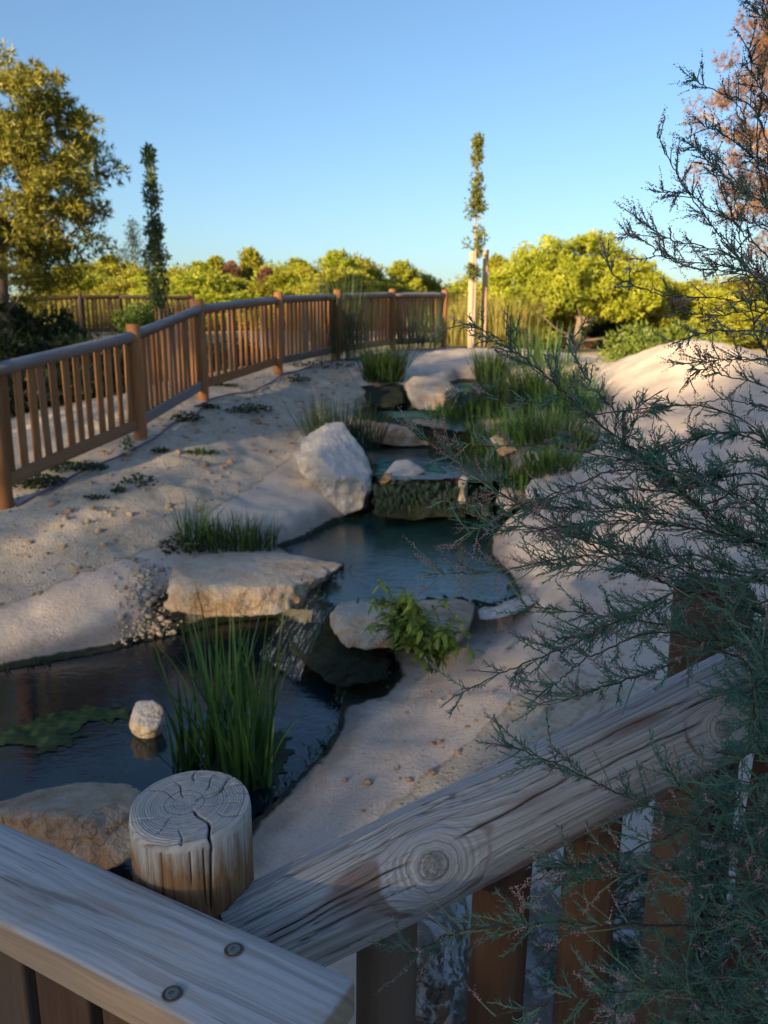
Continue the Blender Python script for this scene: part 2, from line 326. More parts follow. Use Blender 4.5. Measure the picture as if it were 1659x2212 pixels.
w = NT('plank_wood'); co = w.obj()      # local X along the board, grain lines run with it
wob = w.noise(w.obj((1.6, 6, 3)), 2.2, 3, .5); yy = w.N('SeparateXYZ', {0: w.N('TexCoord').outputs['Object']})
ry = w.math('ADD', w.math('MULTIPLY', yy.outputs[1], 115.), w.math('MULTIPLY', wob, 4.2)); vr = w.N('CombineXYZ', {0: w.math('ADD', ry, w.math('MULTIPLY', yy.outputs[2], 90.)), 1: w.math('MULTIPLY', yy.outputs[0], 1.2)}).outputs[0]
rn = w.noise(vr, 1., 3, .55); fg = w.noise(w.obj((.02, 1, 1)), 420, 4, .7)
gr = w.math('ADD', w.math('MULTIPLY', rn, .7), w.math('MULTIPLY', fg, .3))
base = w.ramp(gr, [(.32, (.17, .155, .145)), (.43, (.29, .285, .285)), (.56, (.40, .40, .41)), (.7, (.46, .465, .475))])
base = w.mix(w.math('MULTIPLY', w.step(w.noise(w.obj((2, 9, 9)), 2., 4, .6, .5), .60, .75), .55), base, (.30, .22, .15))
base = w.mix(w.math('MULTIPLY', w.step(w.noise(w.obj((1.2, 14, 4)), 3.2, 3, .5, .3), .66, .72), .6), base, (.13, .11, .095))
gz = w.N('SeparateXYZ', {0: w.N('NewGeometry').outputs['Normal']}).outputs[2]
base = w.mix(w.step(gz, .75, .3), base, w.ramp(gr, [(.3, (.17, .115, .075)), (.55, (.31, .235, .165)), (.75, (.38, .30, .22))]))
base = w.mix(w.math('MULTIPLY', w.step(w.noise(w.obj((.03, 1, 1)), 210, 2, .5), .68, .72), .7), base, (.08, .06, .05))
w.col(base); w.nrm(w.bump(gr, .55, .0025)); w.b.inputs['Roughness'].default_value = .7

for nm, c, ro, me in (('screw_steel', (.30, .29, .27), .45, .9), ('dark_hole', (.13, .10, .08), .9, 0), ('hose_plastic', (.16, .10, .20), .5, 0)):
    w = NT(nm); n = w.noise(w.obj(), 40, 4, .6); w.col(w.mix(n, tuple(x * .6 for x in c), c)); w.b.inputs['Roughness'].default_value = ro; w.b.inputs['Metallic'].default_value = me

# ---------------------------------------------------------------- terrain
POOLS = {   # name: (water level, shoreline as seen points cast on that level)
 'pond': (-.30, [(-260,1490),(0,1449),(120,1427),(250,1404),(300,1388),(360,1376),(480,1345),(590,1335),(660,1365),(690,1420),(715,1470),(735,1515),(722,1580),(692,1630),(640,1682),(580,1742),(545,1772),(500,1840),(300,1990),(-260,2000)]),
 'pool_lower': (-.05, [(700,1268),(688,1292),(722,1312),(850,1300),(960,1288),(1030,1296),(1062,1308),(1112,1284),(1092,1245),(1052,1205),(1055,1165),(1130,1135),(1135,1105),(1000,1100),(800,1108),(725,1132),(662,1166),(605,1186),(640,1200),(745,1225)]),
 'pool_middle': (.32, [(800,1000),(815,1030),(880,1036),(985,1032),(1060,1040),(1100,1010),(1080,972),(1000,962),(900,966),(805,962),(785,980)]),
 'pool_upper': (.56, [(780,906),(935,922),(1000,932),(1030,905),(980,893),(900,888),(860,880),(800,884),(770,893)]),
 'pool_top': (.82, [(972,852),(1050,848),(1095,838),(1085,826),(1000,824),(960,832)]),
}
POLY = {k: np.array([atz(a, b, z)[:2] for a, b in p]) for k, (z, p) in POOLS.items()}
def poly_sd(P, poly):       # signed distance to a polygon, negative inside
    A = poly; B = np.roll(poly, -1, 0); d = np.full(len(P), 1e9); ins = np.zeros(len(P), bool)
    for a, b in zip(A, B):
        ab = b - a; t = np.clip(((P - a) @ ab) / (ab @ ab + 1e-12), 0, 1); q = P - a - t[:, None] * ab
        d = np.minimum(d, np.hypot(q[:, 0], q[:, 1]))
        c = ((a[1] > P[:, 1]) != (b[1] > P[:, 1])); xi = a[0] + (P[:, 1] - a[1]) * ab[0] / (ab[1] + 1e-12); ins ^= c & (P[:, 0] < xi)
    return np.where(ins, -d, d)
FENCE = [at(14,1088,6.3), at(305,950,7.85), at(440,862,9.3), at(601,806,11.3), at(727,777,13.1), at(848,759,14.7), at(958,752,16.0)]
BANK = [at(*p) for p in [(560,950,8.3),(400,1050,6.8),(250,1150,5.9),(150,1200,5.5),(100,1350,4.95),(450,1150,6.1),(600,1080,7.0),(700,870,10.4),(650,840,11.0),(500,900,8.9),
  (1250,1100,6.2),(1350,1000,7.0),(1450,870,8.5),(1620,1000,6.5),(1659,1200,5.0),(1659,780,8.8),(1580,747,9.3),(1430,748,9.8),(1350,785,10.0),(1290,830,10.0),(1200,900,9.3),
  (950,768,13.7),(1100,758,14.2),(870,792,12.6),(800,815,11.8),(1200,800,12.0)]]
BANK += [atz(*p) for p in [(900,1550,-.20),(750,1740,-.25),(900,1700,-.18),(1050,1450,-.16),(1150,1345,-.10),(930,1440,-.24),(1015,1395,-.17),(1250,1450,.02),(1300,1250,.22),(1180,1180,.1),(820,1500,-.27)]]
BANK += [np.array(p, float) for p in [(.35,1.9,-.2),(1.2,1.6,.02),(2.5,2.5,.15),(3,4.5,.4),(1.5,0,.0),(-2,0,-.6),(0,0,-.5),(-3,2.5,-.5),(-4.5,5,.1),(-4.2,7,.22),(-4.6,9,.32),(-5.5,12,.42),(-4,14,.55),(-2.5,15.5,.8),(4.5,9.5,1.3),(5,13,1.05),(6.5,6,.9),
  (3.5,13.5,1.12),(0,18,1.15),(4,18,1.05),(8,20,1.0),(-3,20,1.15),(-10,20,.8),(-9,8,.3),(-10,2,0),(9,2,.4),(0,-5,0),(12,10,1.0)]]
CP = np.array([list(p) for p in FENCE + BANK])
def tps_fit(C):
    n = len(C); D = np.linalg.norm(C[:, None, :2] - C[None, :, :2], axis=2); K = D * D * np.log(D + 1e-9) + np.eye(n) * .02
    Pm = np.hstack([np.ones((n, 1)), C[:, :2]]); A = np.block([[K, Pm], [Pm.T, np.zeros((3, 3))]])
    return np.linalg.solve(A, np.concatenate([C[:, 2], np.zeros(3)]))
TW = tps_fit(CP)
def base_h(P):
    out = np.zeros(len(P))
    for i in range(0, len(P), 20000):
        Q = P[i:i + 20000]; D = np.linalg.norm(Q[:, None] - CP[None, :, :2], axis=2)
        out[i:i + 20000] = (D * D * np.log(D + 1e-9)) @ TW[:len(CP)] + TW[-3] + Q @ TW[-2:]
    return out
def height(P, fine=True):
    P = np.asarray(P, float).reshape(-1, 2)
    far = smooth(np.maximum(np.maximum(np.abs(P[:, 0]) - 7, P[:, 1] - 17), -P[:, 1] - 2), 0, 5)
    flat = 1.0 + .55 * smooth(P[:, 1], 17, 25) * smooth(-P[:, 0], -4, -1) - .9 * smooth(-P[:, 0], 5, 10) * smooth(-P[:, 1], -18, -8) - 1.0 * smooth(-P[:, 1], -2, 2)
    Pc = np.clip(P, [-13, -6], [13, 23]); h = base_h(Pc) * (1 - far) + flat * far
    sd = np.stack([poly_sd(P, q) for q in POLY.values()]); lev = np.array([z for z, _ in POOLS.values()])
    k = np.argmin(sd, 0); d = sd[k, np.arange(len(P))]; L = lev[k]
    wdt = .42
    out = L + .015 + np.maximum(d, 0) * .10; wdt = np.where(h < out, .13, .42)
    h2 = np.where(d > 0, out + (h - out) * smooth(d / wdt, .0, 1.), L - np.minimum(.26, .03 + .75 * -d))
    h2 = np.where((d > 0) & (h > h2), h2 + (h - h2) * smooth(d, 0, .25), h2)
    if fine:
        p3 = np.column_stack([P, np.zeros(len(P))]); near = np.exp(-np.maximum(np.hypot(P[:, 0], P[:, 1] - 8) - 8, 0) / 6)
        h2 = h2 + (.022 * fbm(p3 * 1.7, 3, 3) + .012 * fbm(p3 * 8, 3, 9) - .022 * np.abs(fbm(np.column_stack([P[:, 0] * 1.2 + P[:, 1] * 2.2, P[:, 1] * .9 - P[:, 0] * .5, P[:, 0] * 0]), 4, 15))) * near * smooth(d, -.02, .3)
    return h2
def hit(dx, dy, lo=1.6, hi=40):
    r = ray(dx, dy); t = np.arange(lo, hi, .02); Q = EYE + r * t[:, None]; below = Q[:, 2] < height(Q[:, :2])
    i = int(np.argmax(below)); return Q[i] if below.any() else Q[-1]

def axis(lo, hi, st, far_, gr):
    c = list(np.arange(lo, hi, st)); s = st; x = c[-1]
    while x < far_[1]: s *= gr; x += s; c.append(x)
    s = st; x = c[0]; l = []
    while x > far_[0]: s *= gr; x -= s; l.append(x)
    return np.array(l[::-1] + c)
xs = axis(-3.6, 4.2, .038, (-900, 900), 1.16); ys = axis(2.2, 16.6, .042, (-300, 1500), 1.16)
X, Y = np.meshgrid(xs, ys); GP = np.column_stack([X.ravel(), Y.ravel()]); GZ = height(GP)
nx = len(xs); ii = np.arange(len(ys) - 1)[:, None] * nx; jj = np.arange(nx - 1)[None]
GQ = np.stack([ii + jj, ii + jj + 1, ii + nx + jj + 1, ii + nx + jj], -1).reshape(-1, 4)
sdp = np.min(np.stack([poly_sd(GP, q) for q in POLY.values()]), 0)
dirt_edge = [hit(*p)[:2] for p in [(0,1312),(80,1285),(160,1250),(280,1205),(340,1178),(420,1130),(480,1092),(560,1040),(632,985),(655,930),(720,880),(790,850)]]
dirt = np.array([(-3.6, 4.2)] + [tuple(p) for p in dirt_edge] + [tuple(hit(745, 792)[:2]), (.2, 15.0), (1.2, 15.9), (1.0, 30), (-40, 30), (-40, 4.2)])
zc = smooth(poly_sd(GP, dirt), -.22, .22)
sand = np.array([tuple(hit(*p)[:2]) for p in [(1060,1560),(1200,1440),(1330,1480),(1250,1560),(1060,1650),(900,1760),(820,1830),(760,1830)]])
zc = np.minimum(zc, .25 + .75 * smooth(poly_sd(GP, sand), -.1, .15))
zc = zc * (1 - smooth(np.maximum(GP[:, 1] - 14.2 + .25 * GP[:, 0] * 0, 0), 0, 2.0) * .0)
darkslope = np.array([tuple(hit(*p)[:2]) for p in [(600,1345),(690,1395),(840,1420),(862,1465),(830,1500),(735,1530),(640,1500)]])
gpit = np.array([tuple(hit(*p)[:2]) for p in [(300,1290),(380,1240),(420,1330),(640,1330),(640,1400),(300,1395)]])
zm = np.maximum(1 - smooth(sdp, -.01, .10), 1 - smooth(poly_sd(GP, darkslope), -.05, .12))
zm = np.maximum(zm, (1 - smooth(poly_sd(GP, gpit), -.1, .15)) * .6)
ub = np.array([tuple(hit(*p)[:2]) for p in [(780,835),(870,830),(890,880),(800,880)]]); zm = np.maximum(zm, 1 - smooth(poly_sd(GP, ub), -.1, .12))
zg = smooth(GP[:, 1], 15.6, 18) * .8
gm = np_mesh('ground', np.column_stack([GP, GZ]), GQ, 'ground', True, {'zone': np.column_stack([zc, zm, zg]), 'wet': 1 - smooth(sdp, .0, .32)})
ground = tag(link('ground', gm), 'pale earth and sprayed concrete banks of the stream', kind='structure')

# unseen wood added behind the viewer, shaped to filter the sun into soft shade
ax_ = np.array([math.sin(SUN_AZ), math.cos(SUN_AZ)]); px_ = np.array([-ax_[1], ax_[0]])
if px_[0] < 0: px_ = -px_
HC = [(-60, 4.2), (-20, 4.9), (-14, 4.8), (-11.5, 4.6), (-9.5, 4.2), (-8, 3.85), (-6.6, 3.55), (-5.2, 3.0), (-4.2, 2.7), (-3.2, 2.6), (-2.2, 2.9), (-1, 3.6), (2, 4.2), (8, 4.0), (45, 3.0)]
DN = [(-60, .86), (-12, .90), (-9, .885), (-3.5, .87), (-2.4, .90), (-1.5, .996), (5, .998), (9, .95), (45, .9)]
DW = 42.; rw = np.random.default_rng(9); LF_ = .20; cell = 1.0; Vw = []
for s0 in np.arange(-45, 40, cell):
    hh = np.interp(s0, *zip(*HC)) + DW * math.tan(SUN_EL) + .35 * vnoise(np.array([[s0 * .55, 3.3, 0]]), 5)[0]; nl = int(-math.log(1 - np.interp(s0, *zip(*DN))) * hh * cell / (LF_ * LF_ * .62))
    ss_ = s0 + rw.random(nl) * cell; aa = DW + rw.normal(0, 1.5, nl); zz = rw.random(nl) * hh + .25 * rw.normal(size=nl) * (rw.random(nl) < .15)
    c = np.column_stack([ss_ * px_[0] + aa * ax_[0], ss_ * px_[1] + aa * ax_[1], zz]); d = rdirs(rw, nl); b_ = np.cross(d, rdirs(rw, nl)); b_ /= np.linalg.norm(b_, axis=1)[:, None]; h_ = LF_ / 2
    Vw.append(np.stack([c - d * h_ - b_ * h_, c + d * h_ - b_ * h_, c + d * h_ + b_ * h_, c - d * h_ + b_ * h_], 1).reshape(-1, 3))
Vw = np.concatenate(Vw); tag(link('wood', np_mesh('wood', Vw, np.arange(len(Vw)).reshape(-1, 4), 'dark_leaves', False, {'tint': np.repeat(rw.random(len(Vw) // 4), 4)})), 'unseen wood added behind the footbridge to filter the low sun', kind='stuff')

# ---------------------------------------------------------------- water
def earcut_mesh(name, poly, z, mat, ripple, grow=.06, step=.06):
    c = poly.mean(0); lo = poly.min(0) - .2; hi = poly.max(0) + .2
    gx = np.arange(lo[0], hi[0], step); gy = np.arange(lo[1], hi[1], step); A, B = np.meshgrid(gx, gy); P = np.column_stack([A.ravel(), B.ravel()])
    keep = poly_sd(P, poly) < grow; k = keep.reshape(A.shape); q = k[:-1, :-1] & k[1:, :-1] & k[:-1, 1:] & k[1:, 1:]
    n = len(gx); I, J = np.where(q); Q = np.column_stack([I * n + J, I * n + J + 1, (I + 1) * n + J + 1, (I + 1) * n + J])
    return np_mesh(name, np.column_stack([P - c, np.zeros(len(P))]), Q, mat, True, {'ripple': ripple(P) if callable(ripple) else np.full(len(P), ripple)}), (c[0], c[1], z)
wl_names = {'pond': 'dark pond water in the foreground', 'pool_lower': 'blue rippled pool between the boulders', 'pool_middle': 'narrow pool above the mossy fall', 'pool_upper': 'shallow pool behind the long ledge stone', 'pool_top': 'topmost pool beside the upright rock'}
splash = atz(600, 1450, -.3)[:2]
for k, (z, _) in POOLS.items():
    rp = (lambda P: .05 + .40 * np.exp(-np.hypot(P[:, 0] - splash[0], P[:, 1] - splash[1]) / .55)) if k == 'pond' else .26
    me, loc = earcut_mesh(k + '_water', POLY[k], z, 'pond_water' if k == 'pond' else 'water', rp); tag(link('water', me, loc=loc), wl_names[k], kind='structure')

def fall(name, lip, foot, label, bulge=.07):
    lip = spline(np.array(lip), 6); foot = spline(np.array(foot), 6); n = min(len(lip), len(foot)); lip = lip[:n]; foot = foot[:n]; m = 16; V = []
    for t in np.linspace(0, 1, m):
        tt = max(t, 0); p = lip * (1 - tt) + foot * tt; h = lip[:, 2] - foot[:, 2]
        p[:, 2] = lip[:, 2] + .012 - h * tt ** 1.7; p[:, 1] -= bulge * math.sin(tt * math.pi) * .6; 
        if t < 0: p[:, 1] += .06; p[:, 2] -= .006
        p += .012 * fbm(p * 14, 2, 4)[:, None]; V.append(p)
    V = np.array(V); al = np.concatenate([[0], np.cumsum(np.linalg.norm(np.diff(lip, axis=0), axis=1))]); dn = np.concatenate([np.zeros((1, n)), np.cumsum(np.linalg.norm(np.diff(V, axis=0), axis=2), 0)]); flow = np.column_stack([np.broadcast_to(al, (m, n)).ravel(), dn.ravel(), np.zeros(m * n)])
    c = V.reshape(-1, 3).mean(0); ii = np.arange(m - 1)[:, None] * n; jj = np.arange(n - 1)[None]
    Q = np.stack([ii + jj, ii + jj + 1, ii + n + jj + 1, ii + n + jj], -1).reshape(-1, 4)
    return tag(link(name, np_mesh(name, V.reshape(-1, 3) - c, Q, 'falling_water', True, {'flow': flow}), loc=c), label, 'waterfall')
zl = -.05
fall('waterfall', [atz(655,1282,zl), atz(690,1292,zl), atz(722,1314,zl)], [atz(560,1420,-.3), atz(600,1448,-.3), atz(645,1480,-.3)], 'small white cascade spilling between the two boulders into the pond')
fall('waterfall', [atz(815,1034,.32), atz(880,1040,.32), atz(940,1040,.32), atz(990,1036,.32)], [atz(800,1110,-.05), atz(870,1116,-.05), atz(940,1116,-.05), atz(1010,1112,-.05)], 'broad thin fall over the mossy step behind the leaning boulder')
fall('waterfall', [atz(935,925,.56), atz(960,930,.56), atz(985,934,.56)], [atz(940,966,.32), atz(962,970,.32), atz(990,970,.32)], 'narrow spill beside the right end of the ledge stone')
fall('waterfall', [atz(985,852,.82), atz(1020,852,.82), atz(1050,850,.82)], [atz(985,900,.56), atz(1020,902,.56), atz(1050,900,.56)], 'faint trickle leaving the topmost pool')

# ---------------------------------------------------------------- rocks
ICO = {}
def ico(sub):
    if sub not in ICO:
        bm = bmesh.new(); bmesh.ops.create_icosphere(bm, subdivisions=sub, radius=1)
        ICO[sub] = (np.array([v.co[:] for v in bm.verts]), np.array([[v.index for v in f.verts] for f in bm.faces])); bm.free()
    return ICO[sub]
def hull_rock(pts, sub=5, p=60, rough=.06, seed=1, mat='limestone', moss=None, name='boulder', facet=.0):
    pts = np.asarray(pts, float); c = (pts.min(0) + pts.max(0)) / 2; L = pts - c
    bm = bmesh.new(); [bm.verts.new(v) for v in L]; bmesh.ops.convex_hull(bm, input=bm.verts); bm.normal_update()
    N = np.array([f.normal[:] for f in bm.faces]); D = np.array([f.normal.dot(f.calc_center_median()) for f in bm.faces]); bm.free()
    s = np.sign(D); N *= s[:, None]; D = np.maximum(np.abs(D), .004)
    U, Fc = ico(sub); sc = np.maximum(L.max(0), .02); U = U * sc; U = U / np.linalg.norm(U, axis=1)[:, None]
    q = np.maximum(U @ N.T, 1e-6) / D; r = (q ** p).sum(1) ** (-1 / p); V = U * r[:, None]
    size = np.linalg.norm(sc)
    n1 = fbm(V / size * 3 + seed * 7.1, 4, seed); n2 = np.abs(fbm(V / size * 7 + seed * 3.3, 3, seed + 9)); n3 = fbm(V / size * 20 + seed, 4, seed + 5)
    V = V + .9 * rough * size * .12 * np.stack([fbm(V / size * 4 + 31 + seed, 3, seed + q_) for q_ in (40, 50, 60)], 1)
    V = V * (1 + (rough * .5 * n1 - rough * .8 * n2 + rough * .30 * n3))[:, None]
    mo = np.zeros(len(V)) if moss is None else moss(V + c)
    return np_mesh(name, V, Fc, mat, True, {'moss': mo}), c
def boulder(label, pts, name='boulder', group=None, **kw):
    me, c = hull_rock(pts, name=name, **kw); return tag(link(name, me, loc=c), label, 'rock' if name != 'stone' else 'stone', group)
def waterline(z, h=.12, a=.75): return lambda V: a * (1 - smooth(V[:, 2], z - .02, z + h))
# flat boulder left of the cascade
top = [(358,1262,5.10),(372,1225,5.35),(440,1196,5.75),(560,1186,6.05),(650,1198,5.95),(748,1216,5.60),(700,1246,5.28),(640,1262,5.08),(560,1268,4.95),(430,1266,4.95)]
bot = [(352,1318,5.08),(420,1334,4.93),(520,1338,4.9),(600,1330,4.95),(650,1300,5.1),(660,1262,5.6),(440,1250,5.9)]
def moss_a(V):
    m = .35 * smooth(V[:, 0], -.55, -.05) * smooth(-V[:, 2], .02, .12) + .55 * smooth(np.sin(V[:, 0] * 34 + 2 * np.sin(V[:, 0] * 11)), .55, .95) * smooth(V[:, 0], -.75, -.5) * (1 - smooth(V[:, 1], 5.15, 5.35)); m += .85 * (1 - smooth(V[:, 2], -.12, -.04)) + .30 * smooth(V[:, 0], -.45, .05) * smooth(V[:, 1], 5.0, 5.5) ; return m
boulder('large flat-topped boulder with ochre front and moss streaks left of the cascade', [at(*q) for q in top + bot], seed=3, sub=6, p=90, rough=.06, mat='limestone', moss=moss_a)
# leaning white boulder
pts = [(705,908,7.97),(740,906,8.02),(775,955,7.77),(808,1020,7.47),(806,1060,7.32),(785,1100,7.22),(745,1118,7.17),(700,1075,7.22),(645,1020,7.32),(637,985,7.47),(655,945,7.77),(690,985,7.27),(740,1030,7.10),(790,1040,7.22),(720,930,8.52),(790,1000,8.22),(660,1000,8.22),(720,1100,8.02)]
boulder('tall leaning white boulder beside the mossy step', [at(*q) for q in pts], seed=5, sub=6, p=90, rough=.06, mat='limestone_white', moss=waterline(-.08, .12, .8))
# right boulder pair
pts = [(722,1320,4.73),(735,1300,5.10),(800,1292,5.20),(850,1300,5.10),(868,1330,4.73),(800,1408,4.50),(745,1400,4.56),(722,1370,4.63),(700,1330,5.10),(850,1398,4.58),(760,1330,5.30)]
boulder('blocky grey boulder right of the cascade behind the leafy weed', [at(*q) for q in pts], seed=8, sub=5, p=70, mat='limestone', moss=waterline(-.22, .12))
pts = [(690,1300,4.98),(735,1302,5.1),(735,1390,4.8),(700,1365,4.85),(745,1330,4.9),(700,1300,5.25)]
boulder('dark wet boulder edge directly beside the cascade', [at(*q) for q in pts], seed=18, sub=5, p=70, mat='limestone', moss=lambda V: np.full(len(V), .75))
pts = [(845,1302,5.05),(900,1286,5.30),(1000,1282,5.30),(1030,1300,5.10),(1022,1335,4.73),(985,1393,4.48),(930,1416,4.43),(870,1408,4.48),(850,1350,4.63),(930,1340,4.54),(940,1300,5.50),(1000,1388,4.78)]
boulder('wide tan boulder with rounded top damming the lower pool', [at(*q) for q in pts], seed=11, sub=5, p=60, mat='limestone_ochre', moss=waterline(-.22, .12))
pts = [(1028,1318,4.95),(1060,1300,5.1),(1110,1286,5.25),(1170,1284,5.2),(1172,1295,5.05),(1120,1325,4.85),(1060,1342,4.78),(1032,1338,4.82),(1100,1320,5.2)]
boulder('low flat slab at the right lip of the lower pool', [at(*q) for q in pts], seed=13, sub=5, p=60, mat='limestone_white', moss=waterline(-.12, .08, .5))
# ledge stone
pts = [(772,912,9.3),(790,908,9.7),(860,912,9.8),(930,922,9.6),(938,930,9.3),(930,962,9.1),(860,966,9.05),(800,955,9.1),(775,940,9.2),(850,925,9.05),(900,960,9.5)]
boulder('long tan ledge stone across the stream', [at(*q) for q in pts], seed=15, sub=5, p=60, mat='limestone_ochre', moss=waterline(.33, .05))
pts = [(872,830,10.9),(885,812,11.2),(960,812,11.2),(985,835,10.9),(978,870,10.7),(935,892,10.6),(900,885,10.6),(880,860,10.7),(930,815,11.6),(960,850,10.6)]
boulder('upright tan rock beside the topmost pool', [at(*q) for q in pts], seed=17, sub=5, p=60, mat='limestone', moss=lambda V: .3 * smooth(-V[:, 2], -.8, -.5))
pts = [(822,1030,7.35),(850,995,7.6),(880,990,7.65),(925,1018,7.5),(900,1034,7.3),(850,1042,7.25),(870,1010,7.9)]
boulder('small pale rock standing in the pool above the mossy step', [at(*q) for q in pts], seed=21, sub=4, mat='limestone_white')
pts = [(818,1040,7.22),(828,1022,7.3),(850,1020,7.3),(848,1036,7.15),(825,1050,7.15)]
boulder('little orange stone against the small pale rock', [at(*q) for q in pts], name='stone', seed=22, sub=4, mat='orange_stone')
pts = [(988,1090,6.95),(990,1035,7.1),(1000,1024,7.15),(1012,1030,7.1),(1008,1090,6.95),(1000,1060,6.9),(1000,1060,7.3)]
boulder('slim upright pale stone at the right of the mossy step', [at(*q) for q in pts], name='stone', seed=23, sub=4, mat='limestone')
pts = [(1068,1085,6.7),(1080,1055,6.95),(1110,1052,6.95),(1118,1085,6.7),(1095,1108,6.6),(1090,1070,7.2)]
boulder('rounded pale rock half hidden by tamarisk at the right of the lower pool', [at(*q) for q in pts], seed=24, sub=4, mat='limestone')
pts = [(1130,1055,6.9),(1150,1032,7.2),(1215,1036,7.2),(1235,1060,6.9),(1200,1090,6.6),(1145,1108,6.5),(1190,1050,7.5)]
boulder('flat topped pale rock right of the reeds behind the tamarisk', [at(*q) for q in pts], seed=25, sub=5, mat='limestone_white')
pts = [(1055,945,8.3),(1080,930,8.5),(1120,940,8.5),(1125,975,8.2),(1080,990,8.1),(1090,950,8.8)]
boulder('tan rock among the reeds right of the middle pool', [at(*q) for q in pts], seed=26, sub=4, mat='limestone_ochre')
pts = [(1195,835,10.2),(1220,795,10.6),(1265,778,10.8),(1290,785,10.7),(1290,815,10.3),(1250,842,10.1),(1245,800,11.2)]
boulder('grey boulder at the foot of the sand mound', [at(*q) for q in pts], seed=27, sub=5, mat='limestone')
pts = [(750,808,11.9),(765,793,12.1),(790,798,12.1),(798,815,11.9),(780,828,11.8),(775,805,12.4)]
boulder('tan stone left of the round grass tuft', [at(*q) for q in pts], name='stone', seed=28, sub=4, mat='limestone_ochre')
pts = [(800,825,11.6),(812,814,11.7),(828,825,11.6),(826,842,11.5),(810,838,11.4),(815,825,11.9)]
boulder('small orange stone in front of the round grass tuft', [at(*q) for q in pts], name='stone', seed=29, sub=4, mat='orange_stone')
# pond stone, near rocks
pts = [(283,1545,3.88),(292,1512,3.98),(330,1508,4.0),(352,1525,3.95),(348,1570,3.85),(315,1582,3.8),(285,1575,3.84),(320,1540,4.2),(300,1610,3.95),(340,1605,3.95),(272,1570,3.9),(362,1560,3.92)]
boulder('single pale stone standing in the pond left of the reeds', [at(*q) for q in pts], name='stone', seed=31, sub=5, p=18, rough=.06, mat='limestone_white', moss=waterline(-.30, .03, .9))
pts = [(-60,1745,2.85),(60,1705,3.05),(180,1684,3.15),(290,1690,3.1),(335,1720,2.95),(330,1850,2.75),(200,1900,2.7),(0,1880,2.75),(-80,1820,2.8),(120,1760,2.72),(150,1720,3.5)]
boulder('rough tan rock behind the plank at the pond edge', [at(*q) for q in pts], seed=33, sub=6, p=14, rough=.06, mat='limestone_ochre')
pts = [(845,1900,2.3),(900,1880,2.45),(1010,1900,2.4),(1030,2080,2.2),(1010,2260,2.05),(840,2260,2.05),(820,2080,2.1),(930,2000,2.8),(920,2060,1.98)]
boulder('white-mottled brown rock seen between the first two balusters', [at(*q) for q in pts], seed=35, sub=5, p=16, mat='marbled_rock')
pts = [(1070,1930,2.4),(1150,1880,2.55),(1235,1930,2.45),(1260,2250,2.05),(1060,2250,2.0),(1050,2140,2.1),(1150,2120,2.7)]
boulder('dark mottled rock seen between the second and third balusters', [at(*q) for q in pts], seed=37, sub=5, p=16, mat='marbled_rock')
pts = [(1120,1880,2.5),(1180,1840,2.7),(1240,1860,2.6),(1260,1960,2.35),(1180,2010,2.25),(1110,1960,2.35),(1190,1900,2.9)]
boulder('shaded mottled rock under the log rail behind the tamarisk', [at(*q) for q in pts], seed=39, sub=4, mat='marbled_rock')
pts = [(1215,1585,3.2),(1235,1550,3.35),(1275,1540,3.4),(1300,1560,3.3),(1285,1600,3.1),(1230,1610,3.05),(1260,1570,3.6)]
boulder('bluish grey rock peeping over the log rail', [at(*q) for q in pts], seed=41, sub=4, mat='limestone_white')
pts = [(1290,1530,3.3),(1310,1480,3.5),(1360,1470,3.5),(1400,1500,3.4),(1380,1560,3.2),(1320,1570,3.1),(1350,1510,3.7)]
boulder('tan rock behind pink tamarisk tips above the log rail', [at(*q) for q in pts], seed=43, sub=4, mat='limestone')
# mossy step under the broad fall
pts = [(806,1050,7.2),(850,1038,7.25),(930,1044,7.15),(990,1040,7.25),(1060,1048,7.25),(1075,1110,6.95),(1000,1122,6.85),(930,1112,7.0),(880,1126,6.9),(800,1116,7.0),(860,1080,6.98),(960,1085,7.0),(900,1045,7.8),(1040,1110,7.4),(820,1110,7.4)]
boulder('dark mossy rock step under the broad fall', [at(*q) for q in pts], seed=45, sub=6, p=14, rough=.16, mat='limestone', moss=lambda V: np.full(len(V), .95))
pts = [(785,850,10.9),(800,835,11.2),(870,832,11.2),(880,870,10.8),(840,884,10.6),(790,875,10.7),(830,850,11.4)]
boulder('low moss-covered rock left of the upright tan rock', [at(*q) for q in pts], seed=47, sub=5, rough=.08, mat='limestone', moss=lambda V: np.full(len(V), 1.0))
pts = [(600,1340,5.0),(690,1330,5.0),(700,1380,4.8),(860,1410,4.65),(850,1470,4.4),(740,1500,4.2),(660,1440,4.5),(620,1400,4.75),(740,1400,5.1)]
boulder('dark wet mossy rock apron below the cascade', [at(*q) for q in pts], seed=49, sub=5, p=10, rough=.16, mat='limestone', moss=lambda V: np.full(len(V), .88))

# loose pebbles (too many to count)
rng = np.random.default_rng(4); U, Fc = ico(1); G = Geo()
def pebble(c, r):
    s = rng.uniform(.6, 1.3, 3) * r * np.array([1, 1, .7]); V = U * s * (1 + rng.uniform(-.18, .18, (len(U), 1))); a = rng.uniform(0, 6.28); R = np.array([[math.cos(a), -math.sin(a), 0], [math.sin(a), math.cos(a), 0], [0, 0, 1]])
    G.add(V @ R.T + c, Fc, rng.random())
Pd = np.column_stack([rng.uniform(-3.2, .5, 2600), rng.uniform(4.4, 13, 2600)]); ok = (poly_sd(Pd, dirt) < .05); Pd = Pd[ok]
for p, z in zip(Pd, height(Pd)): pebble((p[0], p[1], z), min(.05, .006 + .009 * rng.exponential()))
pr = np.column_stack([rng.uniform(-.2, 1.6, 420), rng.uniform(2.4, 4.6, 420)]); ok = poly_sd(pr, POLY['pond']) > .2; pr = pr[ok]
